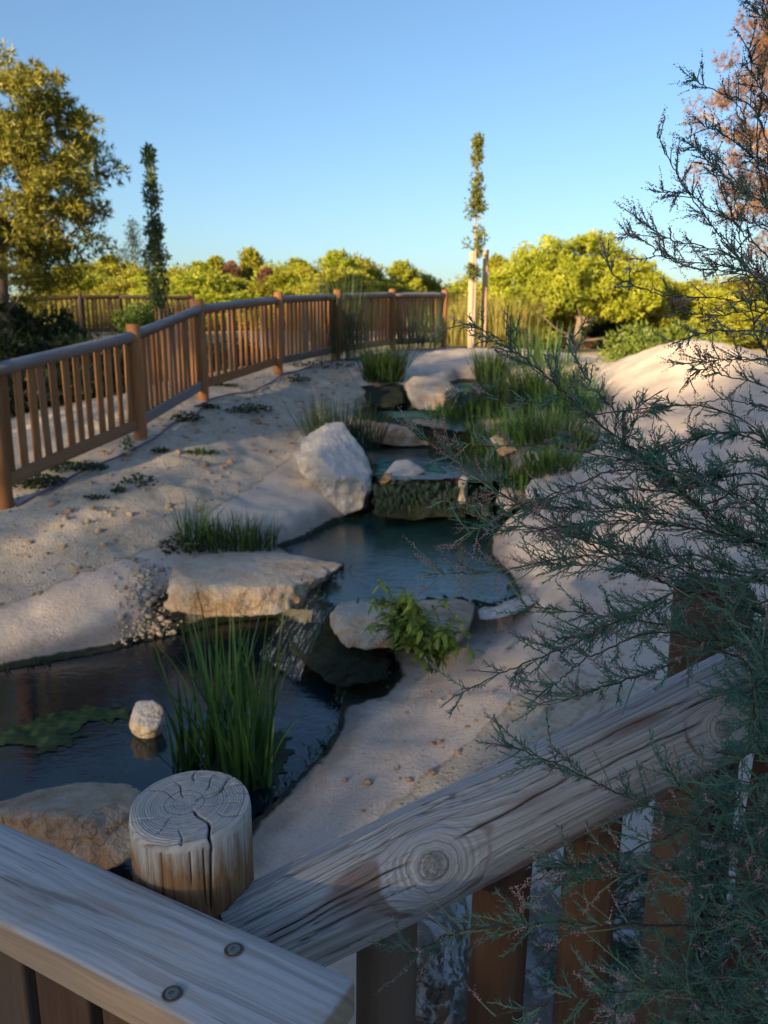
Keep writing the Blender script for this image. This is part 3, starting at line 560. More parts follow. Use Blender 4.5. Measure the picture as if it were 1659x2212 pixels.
for p, z in zip(pr, height(pr)): pebble((p[0], p[1], z), .004 + .005 * rng.exponential())
tag(link('gravel', G.mesh('gravel', 'limestone_ochre')), 'loose pebbles scattered over the earth banks', kind='stuff')
G = Geo()
for i in range(620):
    a = hit(275 + 0, 1300) if i == 0 else None
    t = rng.random(); q = (1 - t) * atz(330, 1235, .0)[:2] + t * atz(310, 1395, -.29)[:2] + rng.normal(0, .085, 2) * np.array([1.2, .8]); z = height(q[None])[0]
    pebble((q[0], q[1], z + .002), .006 + .009 * rng.random() + (.016 if rng.random() < .1 else 0))
tag(link('gravel', G.mesh('gravel', 'limestone')), 'heap of grey gravel beside the flat-topped boulder', kind='stuff')
pts = [(1230,1900,2.5),(1330,1840,2.7),(1450,1820,2.7),(1520,1900,2.5),(1500,2200,2.1),(1240,2250,2.05),(1380,1900,2.9),(1360,2050,2.15)]
boulder('dark rock mass under the railing at the lower right', [at(*q) for q in pts], seed=51, sub=5, mat='marbled_rock')

# ---------------------------------------------------------------- timber
def log_mesh(name, L, r, mat, seed=0, n=14, m=8, taper=0., flat=False, wob=.004):
    th = np.arange(n) * 2 * math.pi / n; zz = np.linspace(0, L, m); V = []
    for z in zz:
        rr = r * (1 - taper * z / L); c = wob * np.array([math.sin(z * 3 + seed), math.cos(z * 2.3 + seed * 2)])
        x = rr * np.cos(th); y = rr * np.sin(th)
        if flat: y = np.maximum(y, -rr * .12)
        V.append(np.column_stack([x + c[0], y + c[1], np.full(n, z)]))
    V.insert(0, V[0] * [.9, .9, 1] - [0, 0, .004]); V.append(V[-1] * [.86, .86, 1] + [0, 0, .006])
    k = len(V); V = np.vstack(V + [[[0, 0, V[0][0, 2]]], [[0, 0, V[-1][0, 2]]]])
    i = np.arange(k - 1)[:, None] * n; j = np.arange(n)[None]; j2 = (j + 1) % n
    Q = np.stack([i + j, i + j2, i + n + j2, i + n + j], -1).reshape(-1, 4); jj = np.arange(n)
    T = np.vstack([np.column_stack([np.full(n, k * n), (jj + 1) % n, jj]), np.column_stack([np.full(n, k * n + 1), (k - 1) * n + jj, (k - 1) * n + (jj + 1) % n])])
    return np_mesh(name, V, [Q, T], mat)
def along(a, b, roll=None):         # matrix with local Z from a to b
    a = Vector([float(c) for c in a]); b = Vector([float(c) for c in b]); z = (b - a).normalized()
    x = Vector((0, 0, 1)).cross(z)
    if x.length < 1e-4: x = Vector((1, 0, 0))
    x.normalize(); y = z.cross(x); R = Matrix((x, y, z)).transposed().to_4x4(); R.translation = a; return R

# --- near railing: round log rail, cut post, half-round balusters
LA = at(560, 2024, .945); LB = at(1500, 1560, 1.19)
adir = (LB - LA) / np.linalg.norm(LB - LA); LA2 = LA - adir * .035; LB2 = LB + adir * .42
rail_root = empty('log_railing', (0.0, .85, 0), 'weathered grey log railing with knotted rail running up to the right', 'railing')
def child_world(o, root):            # keep a world matrix under an unrotated root
    o.parent = root; o.matrix_parent_inverse = Matrix.Translation(-root.location); return o
a = Vector(adir); mid = Vector(((LA + LB) / 2).tolist()); e1 = (Vector(EYE.tolist()) - mid); e1 = (e1 - a * e1.dot(a)).normalized(); e2 = a.cross(e1)
LL = float(np.linalg.norm(LB2 - LA2)); nS, nT = 640, 240
s = np.linspace(0, LL, nS); th = np.linspace(-math.pi, math.pi, nT, endpoint=False); SS, TH = np.meshgrid(s, th, indexing='ij')
Lvis = float(np.linalg.norm(LB - LA2)); R0 = .0585 + .0125 * SS / Lvis
yy = TH * .062; sk = Lvis * .345; yk = .23 * .062
dxk = (SS - sk) * .80; dyk = yy - yk; kr = np.hypot(dxk, dyk); Rk = .032
pt = np.stack([np.cos(TH) * .06, np.sin(TH) * .06, SS], -1)
kr = kr * (1 + .10 * fbm(pt * 18, 3, 2))
sk2, yk2 = Lvis * .985, .35 * .062; kr2 = np.hypot((SS - sk2) * .7, yy - yk2) * 1.5; kr = np.minimum(kr, kr2)
gc = dyk * (1 - Rk ** 2 / np.maximum(kr ** 2, Rk ** 2 * .8)) + .05 * fbm(np.stack([SS * 1.2, yy * 6, yy * 0], -1), 3, 8) * .25
crack = np.zeros_like(SS)
rng = np.random.default_rng(12)
CR = [(.38, .68, -.02, -.10, .0016, .010), (-.02, .50, -.80, -.86, .0016, .012), (.02, .40, .06, -.06, .0012, .008), (.60, 1.0, -.55, -.48, .0016, .010), (.62, .98, -.02, .05, .0014, .010),
      (.05, .42, .42, .38, .0009, .005), (.10, .36, .26, .18, .0009, .005), (.52, .9, .30, .26, .0009, .005), (.70, 1.2, -.9, -.9, .0013, .008), (.0, .3, -.35, -.42, .0009, .005), (.90, 1.3, -.3, -.2, .0018, .012), (.12, .38, -.52, -.58, .0009, .006), (.4, .6, -.6, -.66, .0008, .004), (.02, .22, .18, .12, .0011, .007), (.5, .8, -.30, -.36, .0008, .004)]
for k in range(46):
    s0 = rng.uniform(-.05, 1.1); t0 = rng.uniform(-1.5, 1.2); CR.append((s0, s0 + rng.uniform(.05, .2), t0, t0 + rng.uniform(-.05, .05), rng.uniform(.0004, .0008), .003))
for s0, s1, t0, t1, wd, dp in CR:
    u = (SS / Lvis - s0) / (s1 - s0); tc = t0 + (t1 - t0) * u + .018 * np.sin(SS * 31 + s0 * 9) + .008 * np.sin(SS * 90 + t0 * 5)
    prof = np.clip(1 - np.abs((TH - tc) * .062) / (wd * 1.5), 0, 1) * smooth(u, 0, .15) * (1 - smooth(u, .8, 1)) * ((u > 0) & (u < 1))
    crack = np.maximum(crack, prof * min(1, dp / .006))
crack *= smooth(kr, .012, .03)
patch = .29 + .28 * fbm(np.stack([SS * 5.5, yy * 26, yy * 0], -1), 4, 21) + .22 * smooth(-TH, -.2, .9) * smooth(SS / Lvis, .5, .9) - .10 * smooth(-TH, .9, 1.4)
patch += .42 * np.exp(-((SS / Lvis - .22) / .06) ** 2 - ((TH + .12) / .28) ** 2) + .35 * np.exp(-((SS / Lvis - .06) / .10) ** 2 - ((TH - .1) / .35) ** 2) + .25 * np.exp(-((SS / Lvis - .82) / .10) ** 2 - ((TH + .55) / .3) ** 2)
ringb = np.exp(-((kr - .060 - .006 * fbm(pt * 22, 3, 4)) / .0045) ** 2); patch += .36 * ringb * smooth(TH, -.4, .5); patch -= .35 * (1 - smooth(kr, .04, .06))
patch += .25 * smooth(TH, .75, 1.3)
R = R0 * (1 + .02 * np.sin(SS * 9) + .012 * fbm(pt * 7, 2, 3)) - crack * .0075 + .0022 * fbm(np.stack([gc * 160, SS * 3, gc * 0], -1), 3, 6) * .5
R += .004 * np.exp(-(kr / .03) ** 2) - .0012 * np.cos(np.clip(kr, 0, .05) * 2 * math.pi / .0075) * (kr < .05) * .5
flake = smooth(fbm(np.stack([SS * 7, yy * 30, yy * 0], -1), 4, 31), .10, .16) * smooth(-TH, .35, .8); R += .0016 * flake; patch -= .25 * flake
V = np.stack([R * np.cos(TH), R * np.sin(TH), SS], -1).reshape(-1, 3)
i = np.arange(nS - 1)[:, None] * nT; j = np.arange(nT)[None]; j2 = (j + 1) % nT
Q = np.stack([i + j, i + j2, i + nT + j2, i + nT + j], -1).reshape(-1, 4)
ccap = len(V); V = np.vstack([V, [[0, 0, 0]], [[0, 0, LL]]]); jj = np.arange(nT); T = np.vstack([np.column_stack([np.full(nT, ccap), (jj + 1) % nT, jj]), np.column_stack([np.full(nT, ccap + 1), (nS - 1) * nT + jj, (nS - 1) * nT + (jj + 1) % nT])])
ex = lambda q: np.concatenate([q.ravel(), [q[0, 0], q[-1, 0]]])
me = np_mesh('log_rail', V, [Q, T], 'weathered_log', True, {'gc': ex(gc), 'kr': ex(kr), 'patch': ex(patch), 'crack': ex(crack)})
Mx = Matrix((e1, e2, a)).transposed().to_4x4(); Mx.translation = Vector(LA2.tolist())
o = link('log_rail', me); o.matrix_world = Mx; o['label'] = 'weathered log rail with a large round knot'; child_world(o, rail_root)

# cut post
PT = at(411, 1737, .944); PR = .0705; n = 240; th = np.arange(n) * 2 * math.pi / n
def ang(d): return (th - math.radians(d) + math.pi) % (2 * math.pi) - math.pi
rings = []      # (radius factor, z, top)
prof = [(0.02 + .955 * (k / 69.), 0.0, 1.0) for k in range(70)] + [(.982, -.0025, 1.), (.992, -.007, .7), (1., -.013, 0.)] + [(1. - .0 * k, -.013 - .0075 * (k + 1), 0.) for k in range(40)] + [(1., -.6, 0), (1., -1.75, 0)]
V = []; ck = []; tp = []
TC = [(50, .10, .98, .035), (39, .25, 1.0, .04), (-54, .12, 1.0, .05), (210, .45, 1.0, .03), (95, .62, 1.0, .022), (125, .2, .7, .018), (2, .02, .75, .018), (150, .05, .85, .016), (270, .6, .95, .016), (-20, .5, .95, .014), (70, .4, .9, .018), (180, .1, .5, .015), (240, .3, .8, .012), (20, .55, .97, .014)]
for rf, z, t in prof:
    c = np.zeros(n)
    for dg, r0, r1, w_ in TC:
        w_ = w_ * .68
        if t > .5:
            dd = ang(dg + 5 * math.sin(rf * 9 + dg)); wv = np.clip(1 - np.abs(dd) * rf / w_, 0, 1) * float(smooth(rf, r0, r0 + .12)) * (1 - float(smooth(rf, r1, r1 + .06)))
        else:
            ln = .115 if dg == -54 else (.03 if w_ > .03 else .015); dd = ang(dg + 5 * math.sin(9 + dg) + 40 * z * (1 if dg == -54 else .3)); wv = np.clip(1 - np.abs(dd) / (w_ * .8), 0, 1) * float(1 - smooth(-z, ln * .6, ln))
        c = np.maximum(c, wv)
    if t < .5:
        for dg in (-120, -95, -78, -66, -40, -25, -150, -105, -70):
            ln = .05 + .05 * abs(math.sin(dg * 3.3)); c = np.maximum(c, .6 * np.clip(1 - np.abs(ang(dg)) / .012, 0, 1) * float(1 - smooth(-z, ln * .7, ln)))
    rough = .004 * fbm(np.column_stack([np.cos(th) * 5, np.sin(th) * 5, np.full(n, z * 6)]), 3, 3)
    chip = .03 * smooth(np.cos(th - math.radians(235)), .55, .95) * (1 if .85 < rf and t > .3 else 0) * float(smooth(rf, .85, 1.))
    rr = PR * rf * (1 + rough) - (c * .006 if t < .5 else 0)
    zz = z - (c * .011 if t > .5 else 0) - chip * PR * 2.2 - (.0016 * (1 + np.sin(rf * 150)) * .35 if t > .5 else 0) + np.sin(th) * PR * rf * (.06 if z > -.1 else 0)
    V.append(np.column_stack([rr * np.cos(th), rr * np.sin(th), zz])); ck.append(c); tp.append(np.full(n, t))
k = len(V); V = np.vstack(V + [[[0, 0, 0]]]); i = np.arange(k - 1)[:, None] * n; j = np.arange(n)[None]; j2 = (j + 1) % n
Q = np.stack([i + j2, i + j, i + n + j, i + n + j2], -1).reshape(-1, 4); jj = np.arange(n); T = np.column_stack([np.full(n, k * n), jj, (jj + 1) % n])
o = link('post', np_mesh('post', V, [Q, T], 'post_wood', True, {'crack': np.concatenate(ck + [[0]]), 'top': np.concatenate(tp + [[1]])})); o.location = Vector(PT.tolist()); o['label'] = 'sawn-off round post with cracked growth rings'; child_world(o, rail_root)
# far post of the same railing
FP = at(1545, 1275, 1.42); o = link('post', log_mesh('post', 1.9, .068, 'baluster_wood', 4, 28, 10)); o.location = Vector((FP[0], FP[1], FP[2] - 1.9)); child_world(o, rail_root)
bal = log_mesh('baluster', 1.15, .042, 'baluster_wood', 1, 20, 8, 0, True, .002)
for k in range(7):
    sx = .024 + .17 * k; p = LA2 + adir * sx; o = link('baluster', bal)
    rr_ = .0585 + .0125 * sx / Lvis
    o.location = Vector((p[0], p[1] + .012, p[2] - rr_ * .55 - 1.15)); o.rotation_euler = (math.radians(rng.uniform(-1, 1)), math.radians(rng.uniform(-1.2, 1.2)), math.radians(198 + rng.uniform(-10, 10))); child_world(o, rail_root)

# --- footbridge handrail: flat board with two screws
A = atz(0, 1772, 1.045); B = atz(770, 2112, 1.045); Cc = atz(0, 1992, 1.045)
ux = (B - A) / np.linalg.norm(B - A); uy = np.array([-ux[1], ux[0], 0.]); wdt = abs((Cc - A) @ uy)
if (Cc - A) @ uy > 0: uy = -uy
def board(name, L, W, H, ch, mat, nx_=60, ny=14):
    bm = bmesh.new(); bmesh.ops.create_cube(bm, size=1); bmesh.ops.scale(bm, vec=(L, W, H), verts=bm.verts)
    bmesh.ops.bevel(bm, geom=bm.edges[:], offset=ch, segments=3, profile=.6, affect='EDGES')
    me_ = bpy.data.meshes.new(name); bm.to_mesh(me_); bm.free(); me_.materials.append(M[mat]); 
    me_.polygons.foreach_set('use_smooth', np.ones(len(me_.polygons), bool)); return me_
hr = empty('bridge_handrail', (-.4, .5, 0), 'flat weathered grey plank handrail of the footbridge with two screws', 'handrail')
Lb = 1.5; Hb = .042; cpos = B - ux * (Lb / 2) - uy * (wdt / 2) - np.array([0, 0, Hb / 2])
Rm = Matrix((Vector(ux), Vector(uy), Vector((0, 0, 1)))).transposed().to_4x4(); Rm.translation = Vector(cpos.tolist())
brd = link('board', board('board', Lb, wdt, Hb, .007, 'plank_wood')); brd.matrix_world = Rm; child_world(brd, hr)
def disc(r, z0, prof, n=28):
    th = np.arange(n) * 2 * math.pi / n; V = [np.column_stack([np.cos(th) * r * a_, np.sin(th) * r * a_, np.full(n, b_)]) for a_, b_ in prof]; k = len(V); V = np.vstack(V + [[[0, 0, prof[-1][1]]]])
    i = np.arange(k - 1)[:, None] * n; j = np.arange(n)[None]; j2 = (j + 1) % n; jj = np.arange(n)
    return V, np.stack([i + j, i + j2, i + n + j2, i + n + j], -1).reshape(-1, 4), np.column_stack([np.full(n, k * n), (k - 1) * n + jj, (k - 1) * n + (jj + 1) % n])
th = np.arange(36) * 2 * math.pi / 36; star = .42 + .12 * np.cos(6 * th)
for dx, dy in ((505, 2052), (372, 2147)):
    p = atz(dx, dy, 1.0456); sc = link('screw', None); sc.empty_display_size = .01
    Vr, Qr, Tr = disc(.0088, 0, [(1.12, .0002), (1.0, .0012), (.86, .0003), (.80, .00015)], 36)
    sc.data = None
    bpy.data.objects.remove(sc)
    sc = link('screw', np_mesh('screw', Vr, [Qr, Tr], 'dark_hole')); sc.matrix_world = Matrix.Translation(Vector(p.tolist())); sc.parent = brd; sc.matrix_parent_inverse = Rm.inverted()
    V = [np.column_stack([np.cos(th) * .0066 * f_, np.sin(th) * .0066 * f_, np.full(36, z_)]) for f_, z_ in ((1., .0003), (.96, .0011), (.7, .0013))]
    V += [np.column_stack([np.cos(th) * .0066 * star, np.sin(th) * .0066 * star, np.full(36, .0013)]), np.column_stack([np.cos(th) * .0066 * star * .9, np.sin(th) * .0066 * star * .9, np.full(36, .0004)])]
    V = np.vstack(V + [[[0, 0, .0004]]]); i = np.arange(4)[:, None] * 36; j = np.arange(36)[None]; j2 = (j + 1) % 36; jj = np.arange(36)
    hd = link('screw_head', np_mesh('screw_head', V, [np.stack([i + j, i + j2, i + 36 + j2, i + 36 + j], -1).reshape(-1, 4), np.column_stack([np.full(36, 180), 144 + jj, 144 + (jj + 1) % 36])], 'screw_steel', False), parent=sc)
#sp_ = link('support_post', board('support_post', .09, .09, 1.0, .008, 'baluster_wood')); q = B - ux * .95 - uy * .06
#sp_.location = Vector((q[0], q[1], .498)); sp_.rotation_euler = (0, 0, math.atan2(ux[1], ux[0])); child_world(sp_, hr)
#lr = link('lower_rail', board('lower_rail', Lb - .1, .03, .1, .006, 'baluster_wood')); q = cpos; lr.location = Vector((q[0] - .02, q[1] - .0, .60)); lr.rotation_euler = (0, 0, math.atan2(ux[1], ux[0])); child_world(lr, hr)
hb = board('baluster', .085, .03, 1.0, .005, 'baluster_wood')
for k in range(9):
    q = B - ux * (.12 + .105 * k) - uy * (wdt * .55); o = link('baluster', hb); o.location = Vector((q[0], q[1], .5)); o.rotation_euler = (0, 0, math.atan2(ux[1], ux[0])); child_world(o, hr)
# footbridge deck under the viewer
dk = tag(link('deck', None, loc=(-.45, .0, 0)), 'plank deck of the footbridge', kind='structure')
db = board('deck_board', .14, 1.5, .04, .005, 'plank_wood')
for k in range(14):
    o = link('deck_board', db, parent=dk); o.location = (-.95 + .148 * k, 0, -.02); 
dk.rotation_euler = (0, 0, math.atan2(ux[1], ux[0]))

# --- picket fence on the left bank
fence = empty('picket_fence', FENCE[0], 'brown round-post picket fence climbing the left bank', 'fence')
def rel(p): return np.asarray(p, float) - FENCE[0]
HP = [1.13, 1.10, 1.11, 1.10, 1.10, 1.10, 1.12]
TOPS = []
rngf = np.random.default_rng(5)
def picket(root, base, pts, hp, n_between, post_r, wood, railwood, bm_, rail_r=.052):
    for k, p in enumerate(pts):
        o = link('post', log_mesh('post', hp[k] + .25, post_r, wood, k, 16, 6), parent=root)
        o.location = Vector((p - base).tolist()) - Vector((0, 0, .25)); o.rotation_euler = (math.radians(rngf.uniform(-1, 1)), math.radians(rngf.uniform(-.5, 1.8)), rngf.uniform(0, 6))
    for k in range(len(pts) - 1):
        p, q = pts[k] - base, pts[k + 1] - base; tp, tq = p + [0, 0, hp[k] - .10], q + [0, 0, hp[k + 1] - .10]
        if not isinstance(tp, np.ndarray): tp = np.array(tp); tq = np.array(tq)
        d = (tq - tp) / np.linalg.norm(tq - tp); nrm_ = np.array([d[1], -d[0], 0]); nrm_ /= np.linalg.norm(nrm_)
        o = link('top_rail', log_mesh('top_rail', np.linalg.norm(tq - tp) - .02, rail_r, railwood, k, 16, 8), parent=root); o.matrix_local = along(tp + d * .01, tq)
        b0, b1 = p + np.array([0, 0, .17]), q + np.array([0, 0, .17])
        o = link('bottom_rail', log_mesh('bottom_rail', np.linalg.norm(b1 - b0) - .02, .055, railwood if k % 2 else wood, k + 9, 14, 6, 0, True), parent=root); o.matrix_local = along(b0, b1) @ Matrix.Rotation(math.radians(-90), 4, 'Z')
        for i in range(n_between[k]):
            t = (i + .75) / (n_between[k] + .5) + rngf.uniform(-.008, .008); bp = b0 * (1 - t) + b1 * t; o = link('picket', bm_, parent=root)
            hgt = (tp * (1 - t) + tq * t)[2] - bp[2]; o.location = Vector((bp + np.array([0, 0, -.02]) - nrm_ * .012).tolist()); o.scale = (1, 1, (hgt + .0) / .82)
            o.rotation_euler = (0, math.radians(rngf.uniform(-1.2, 1.2)), math.atan2(d[1], d[0]) + rngf.uniform(-.3, .3))
picket(fence, FENCE[0], FENCE, HP, [12, 13, 13, 15, 15, 14], .064, 'fence_wood', 'fence_rail_wood', log_mesh('picket', .82, .036, 'fence_wood', 3, 12, 5, 0, True, .003))
# second fence, far behind on the left
FF = [at(-60, 735, 21.0), at(75, 732, 21.3), at(180, 728, 21.8), at(262, 726, 22.3), at(345, 724, 22.8), at(420, 722, 23.4)]
f2 = empty('picket_fence', FF[0], 'distant shaded picket fence below the background pines on the left', 'fence')
picket(f2, FF[0], FF, [1.15] * 6, [9, 9, 9, 9, 9], .06, 'dark_bark', 'dark_bark', log_mesh('picket', .82, .036, 'dark_bark', 3, 10, 4, 0, True, .003), .05)  # darker wood colour stands in for the shade on this fence
# hose along the foot of the fence
hp = []
for k in range(5):
    for t in np.linspace(0, 1, 8, endpoint=False):
        p = FENCE[k] * (1 - t) + FENCE[k + 1] * t; nn = np.array([FENCE[k + 1][1] - FENCE[k][1], -(FENCE[k + 1][0] - FENCE[k][0])]); nn /= np.linalg.norm(nn); q = p[:2] + nn * (.10 + .035 * math.sin(k * 8 + t * 9)); hp.append([q[0], q[1], height(q[None])[0] + .016])
V, Q = tube(spline(np.array(hp), 3), .010, 8); tag(link('irrigation_hose', np_mesh('irrigation_hose', V, Q, 'hose_plastic')), 'purple irrigation hose lying along the foot of the climbing fence', 'hose')

# ---------------------------------------------------------------- grasses, reeds, weeds
def blades(G, rng, n, base_r, hgt, width, lean=.35, droop=.3, seg=5, tw=None, elong=(1, 1), up=0.):
    for k in range(n):
        a = rng.uniform(0, 2 * math.pi); rr = base_r * math.sqrt(rng.random()); b = np.array([rr * math.cos(a) * elong[0], rr * math.sin(a) * elong[1], -.02])
        a2 = a + rng.normal(0, .7) ; h = hgt * rng.uniform(.55, 1.05); l = abs(rng.normal(0, lean)) + up; dr = droop * rng.random() ** 2
        t = np.linspace(0, 1, seg); out = h * (l * t + dr * t ** 2.5); z = h * t * (1 - .25 * dr * t ** 2) 
        c = b + np.column_stack([np.cos(a2) * out, np.sin(a2) * out, z]); wv = width * rng.uniform(.7, 1.2) * (1 - t ** 2.2) + width * .04
        wv[0] *= .6; s_ = a2 + math.pi / 2 + rng.normal(0, .5); sd_ = np.array([math.cos(s_), math.sin(s_), 0]); V = np.empty((seg * 2, 3)); V[0::2] = c - sd_ * wv[:, None] / 2; V[1::2] = c + sd_ * wv[:, None] / 2
        i = np.arange(seg - 1) * 2; G.add(V, np.column_stack([i, i + 1, i + 3, i + 2]), rng.random() * .7 + .3 * np.repeat(t, 2))
def tuft(name, loc, label, cat, n, r, h, w_, mat, seed, group=None, part='blades', **kw):
    rng = np.random.default_rng(seed); G = Geo(); blades(G, rng, n, r, h, w_, **kw)
    o = tag(link(name, G.mesh(name, mat), loc=loc), label, cat, group); return o
def on(dx, dy, dz=0.): p = hit(dx, dy); p[2] += dz; return p
# tall reeds in the pond
rd = empty('reed_clump', atz(515, 1690, -.3), 'tall bright green reed clump standing in the pond', 'reeds')
for i, (dx, dy, n, r, h, ln) in enumerate([(520, 1690, 46, .10, .80, .16), (545, 1660, 30, .08, .86, .13), (480, 1640, 26, .09, .85, .18), (400, 1655, 20, .06, .52, .30), (555, 1700, 18, .06, .55, .25), (440, 1640, 12, .06, .75, .3)]):
    G = Geo(); rng = np.random.default_rng(50 + i); blades(G, rng, n, r, h, .017, lean=ln, droop=.35, seg=8); link('shoot_cluster', G.mesh('shoot_cluster', 'reed_blades'), parent=rd).location = Vector((atz(dx, dy, -.3) - atz(515, 1690, -.3)).tolist())
tuft('grass_tuft', on(495, 1185), 'bushy grass tuft growing behind the flat-topped boulder', 'grass', 420, .30, .30, .009, 'grass_blades', 2, lean=.25, droop=.4, elong=(1.25, .5))
tuft('grass_tuft', on(420, 1180), 'long loose grass blades left of the bushy tuft behind the boulder', 'grass', 40, .09, .46, .010, 'grass_blades', 6, lean=.3, droop=.5)
tuft('rush_clump', on(745, 965), 'dark rush clump behind the leaning white boulder', 'rushes', 330, .34, .62, .009, 'rush_blades', 3, lean=.25, droop=.2, elong=(1.2, .8))
tuft('rush_clump', on(690, 940), 'sparse rushes at the upper left of the leaning white boulder', 'rushes', 90, .20, .40, .008, 'rush_blades', 13, lean=.3)
tuft('grass_tuft', on(828, 822), 'round green grass tuft at the top of the stream', 'grass', 420, .30, .62, .016, 'grass_blades', 4, lean=.26, droop=.3)
tuft('grass_tuft', on(1060, 822), 'green grass tuft by the topmost pool', 'grass', 260, .24, .58, .016, 'grass_blades', 5, lean=.22, droop=.3)
for i, (dx, dy, d, n, r, h) in enumerate([(980, 900, 10.2, 220, .35, .40), (1050, 885, 10.0, 260, .4, .55), (1120, 870, 9.8, 260, .4, .75), (1180, 860, 9.8, 240, .4, .95), (1230, 900, 9.2, 200, .4, .62), (1010, 945, 9.0, 160, .25, .42), (1090, 940, 8.7, 220, .32, .55), (1160, 960, 8.3, 220, .35, .62), (1220, 990, 7.9, 200, .3, .5), (1130, 1010, 7.6, 180, .28, .38), (1190, 1030, 7.3, 150, .25, .35), (1060, 990, 8.0, 120, .2, .4)]):
    p = at(dx, dy, d); p[2] = height(p[None, :2])[0]
    wh = ['nearest the upright tan rock', 'in front of the topmost pool', 'at the middle of the reed bed', 'tallest of the reed bed by the grey boulder', 'below the grey boulder of the mound', 'at the right end of the ledge stone', 'behind the tan rock of the reed bed', 'right of the tan rock', 'at the foot of the mound slope', 'above the flat pale rock', 'right of the flat pale rock', 'at the edge of the middle pool'][i]
    tuft('reed_clump', p, 'green reed clump ' + wh, 'reeds', int(n * 1.3), r, h * .8, .017, ('grass_blades', 'reed_blades', 'rush_blades')[i % 3], 60 + i, 'reeds on the right bank of the stream', lean=.3, droop=.5)
tuft('tall_grass', on(735, 778), 'tall dark feathery grass against the climbing fence', 'grass', 230, .42, 1.6, .009, 'rush_blades', 7, lean=.16, droop=.15)
tuft('tall_grass', on(905, 757), 'dark feathery grass near the last fence posts', 'grass', 200, .50, 1.0, .009, 'rush_blades', 8, lean=.16, droop=.15)
tuft('tall_grass', at(1000, 745, 19.5), 'sunlit yellow green tall grass beyond the fence end', 'grass', 500, .8, 1.3, .025, 'dry_grass', 9, lean=.15, droop=.25)
tuft('tall_grass', at(1095, 745, 19.5), 'sunlit yellow tall grass right of the stakes', 'grass', 500, .8, 1.35, .025, 'dry_grass', 10, lean=.15, droop=.25)
tuft('tall_grass', at(1170, 790, 12.5), 'green upright reeds before the umbrella pine trunks', 'grass', 130, .55, .75, .02, 'grass_blades', 11, lean=.14, droop=.2)
# ground weeds on the left bank
def weed(loc, label, n, r, h, mat, seed, lw=.02, flat=1.):
    rng = np.random.default_rng(seed); G = Geo()
    for k in range(n):
        a = rng.uniform(0, 6.283); rr = r * math.sqrt(rng.random()); c = np.array([rr * math.cos(a) * 1.3, rr * math.sin(a) * .8, h * rng.random() * (1 - .6 * rr / r)])
        d = rdirs(rng, 1)[0]; d[2] = abs(d[2]) * .6; b = np.cross(d, rdirs(rng, 1)[0]); b /= np.linalg.norm(b); L = lw * rng.uniform(1.2, 2.8)
        G.add([c, c + d * L * .5 + b * L * .28, c + d * L, c + d * L * .5 - b * L * .28], [[0, 1, 2, 3]], rng.random())
    return tag(link('weed', G.mesh('weed', mat), loc=loc), label, 'weed', 'weeds on the left bank')
for i, (dx, dy, n, r, h, lab, mt) in enumerate([(85, 1050, 380, .17, .10, 'dark low weed in front of the first fence post', 'dark_leaves'), (165, 1015, 300, .20, .07, 'spreading grey green weed below the fence rail', 'rush_blades'), (278, 975, 60, .04, .16, 'small upright leafy weed before the second fence post', 'bright_leaves'), (405, 910, 160, .11, .10, 'grey green weed between the second and third fence posts', 'rush_blades'), (448, 882, 110, .10, .05, 'flat weed just right of the grey green one', 'dark_leaves'), (540, 890, 240, .20, .09, 'broad low weed in the middle of the sandy bank', 'dark_leaves'), (520, 893, 120, .13, .08, 'dark end of the broad low weed patch', 'rush_blades'), (430, 980, 120, .12, .04, 'flat yellow green weed in the middle of the bank', 'grass_blades'), (350, 978, 60, .05, .06, 'tiny dark weed left of the flat yellow green one', 'dark_leaves'), (640, 825, 120, .14, .10, 'weed below the fourth fence post', 'rush_blades'), (295, 1050, 90, .11, .10, 'wispy grey weed low on the bank', 'rush_blades'), (258, 1065, 45, .04, .06, 'small green sprig beside the wispy grey weed', 'dark_leaves'), (485, 835, 110, .12, .05, 'weed close to the third fence post', 'dark_leaves'), (700, 795, 300, .35, .12, 'dark weed mat below the tall feathery grass', 'dark_leaves'), (395, 1195, 200, .12, .14, 'brown scrubby weed at the left corner of the flat-topped boulder', 'dark_leaves'), (210, 1078, 40, .06, .03, 'faint flat weed low on the left bank', 'dark_leaves')]):
    weed(on(dx, dy), lab, int(n * 1.2), r * 1.1, h * 1.2, mt, 100 + i)
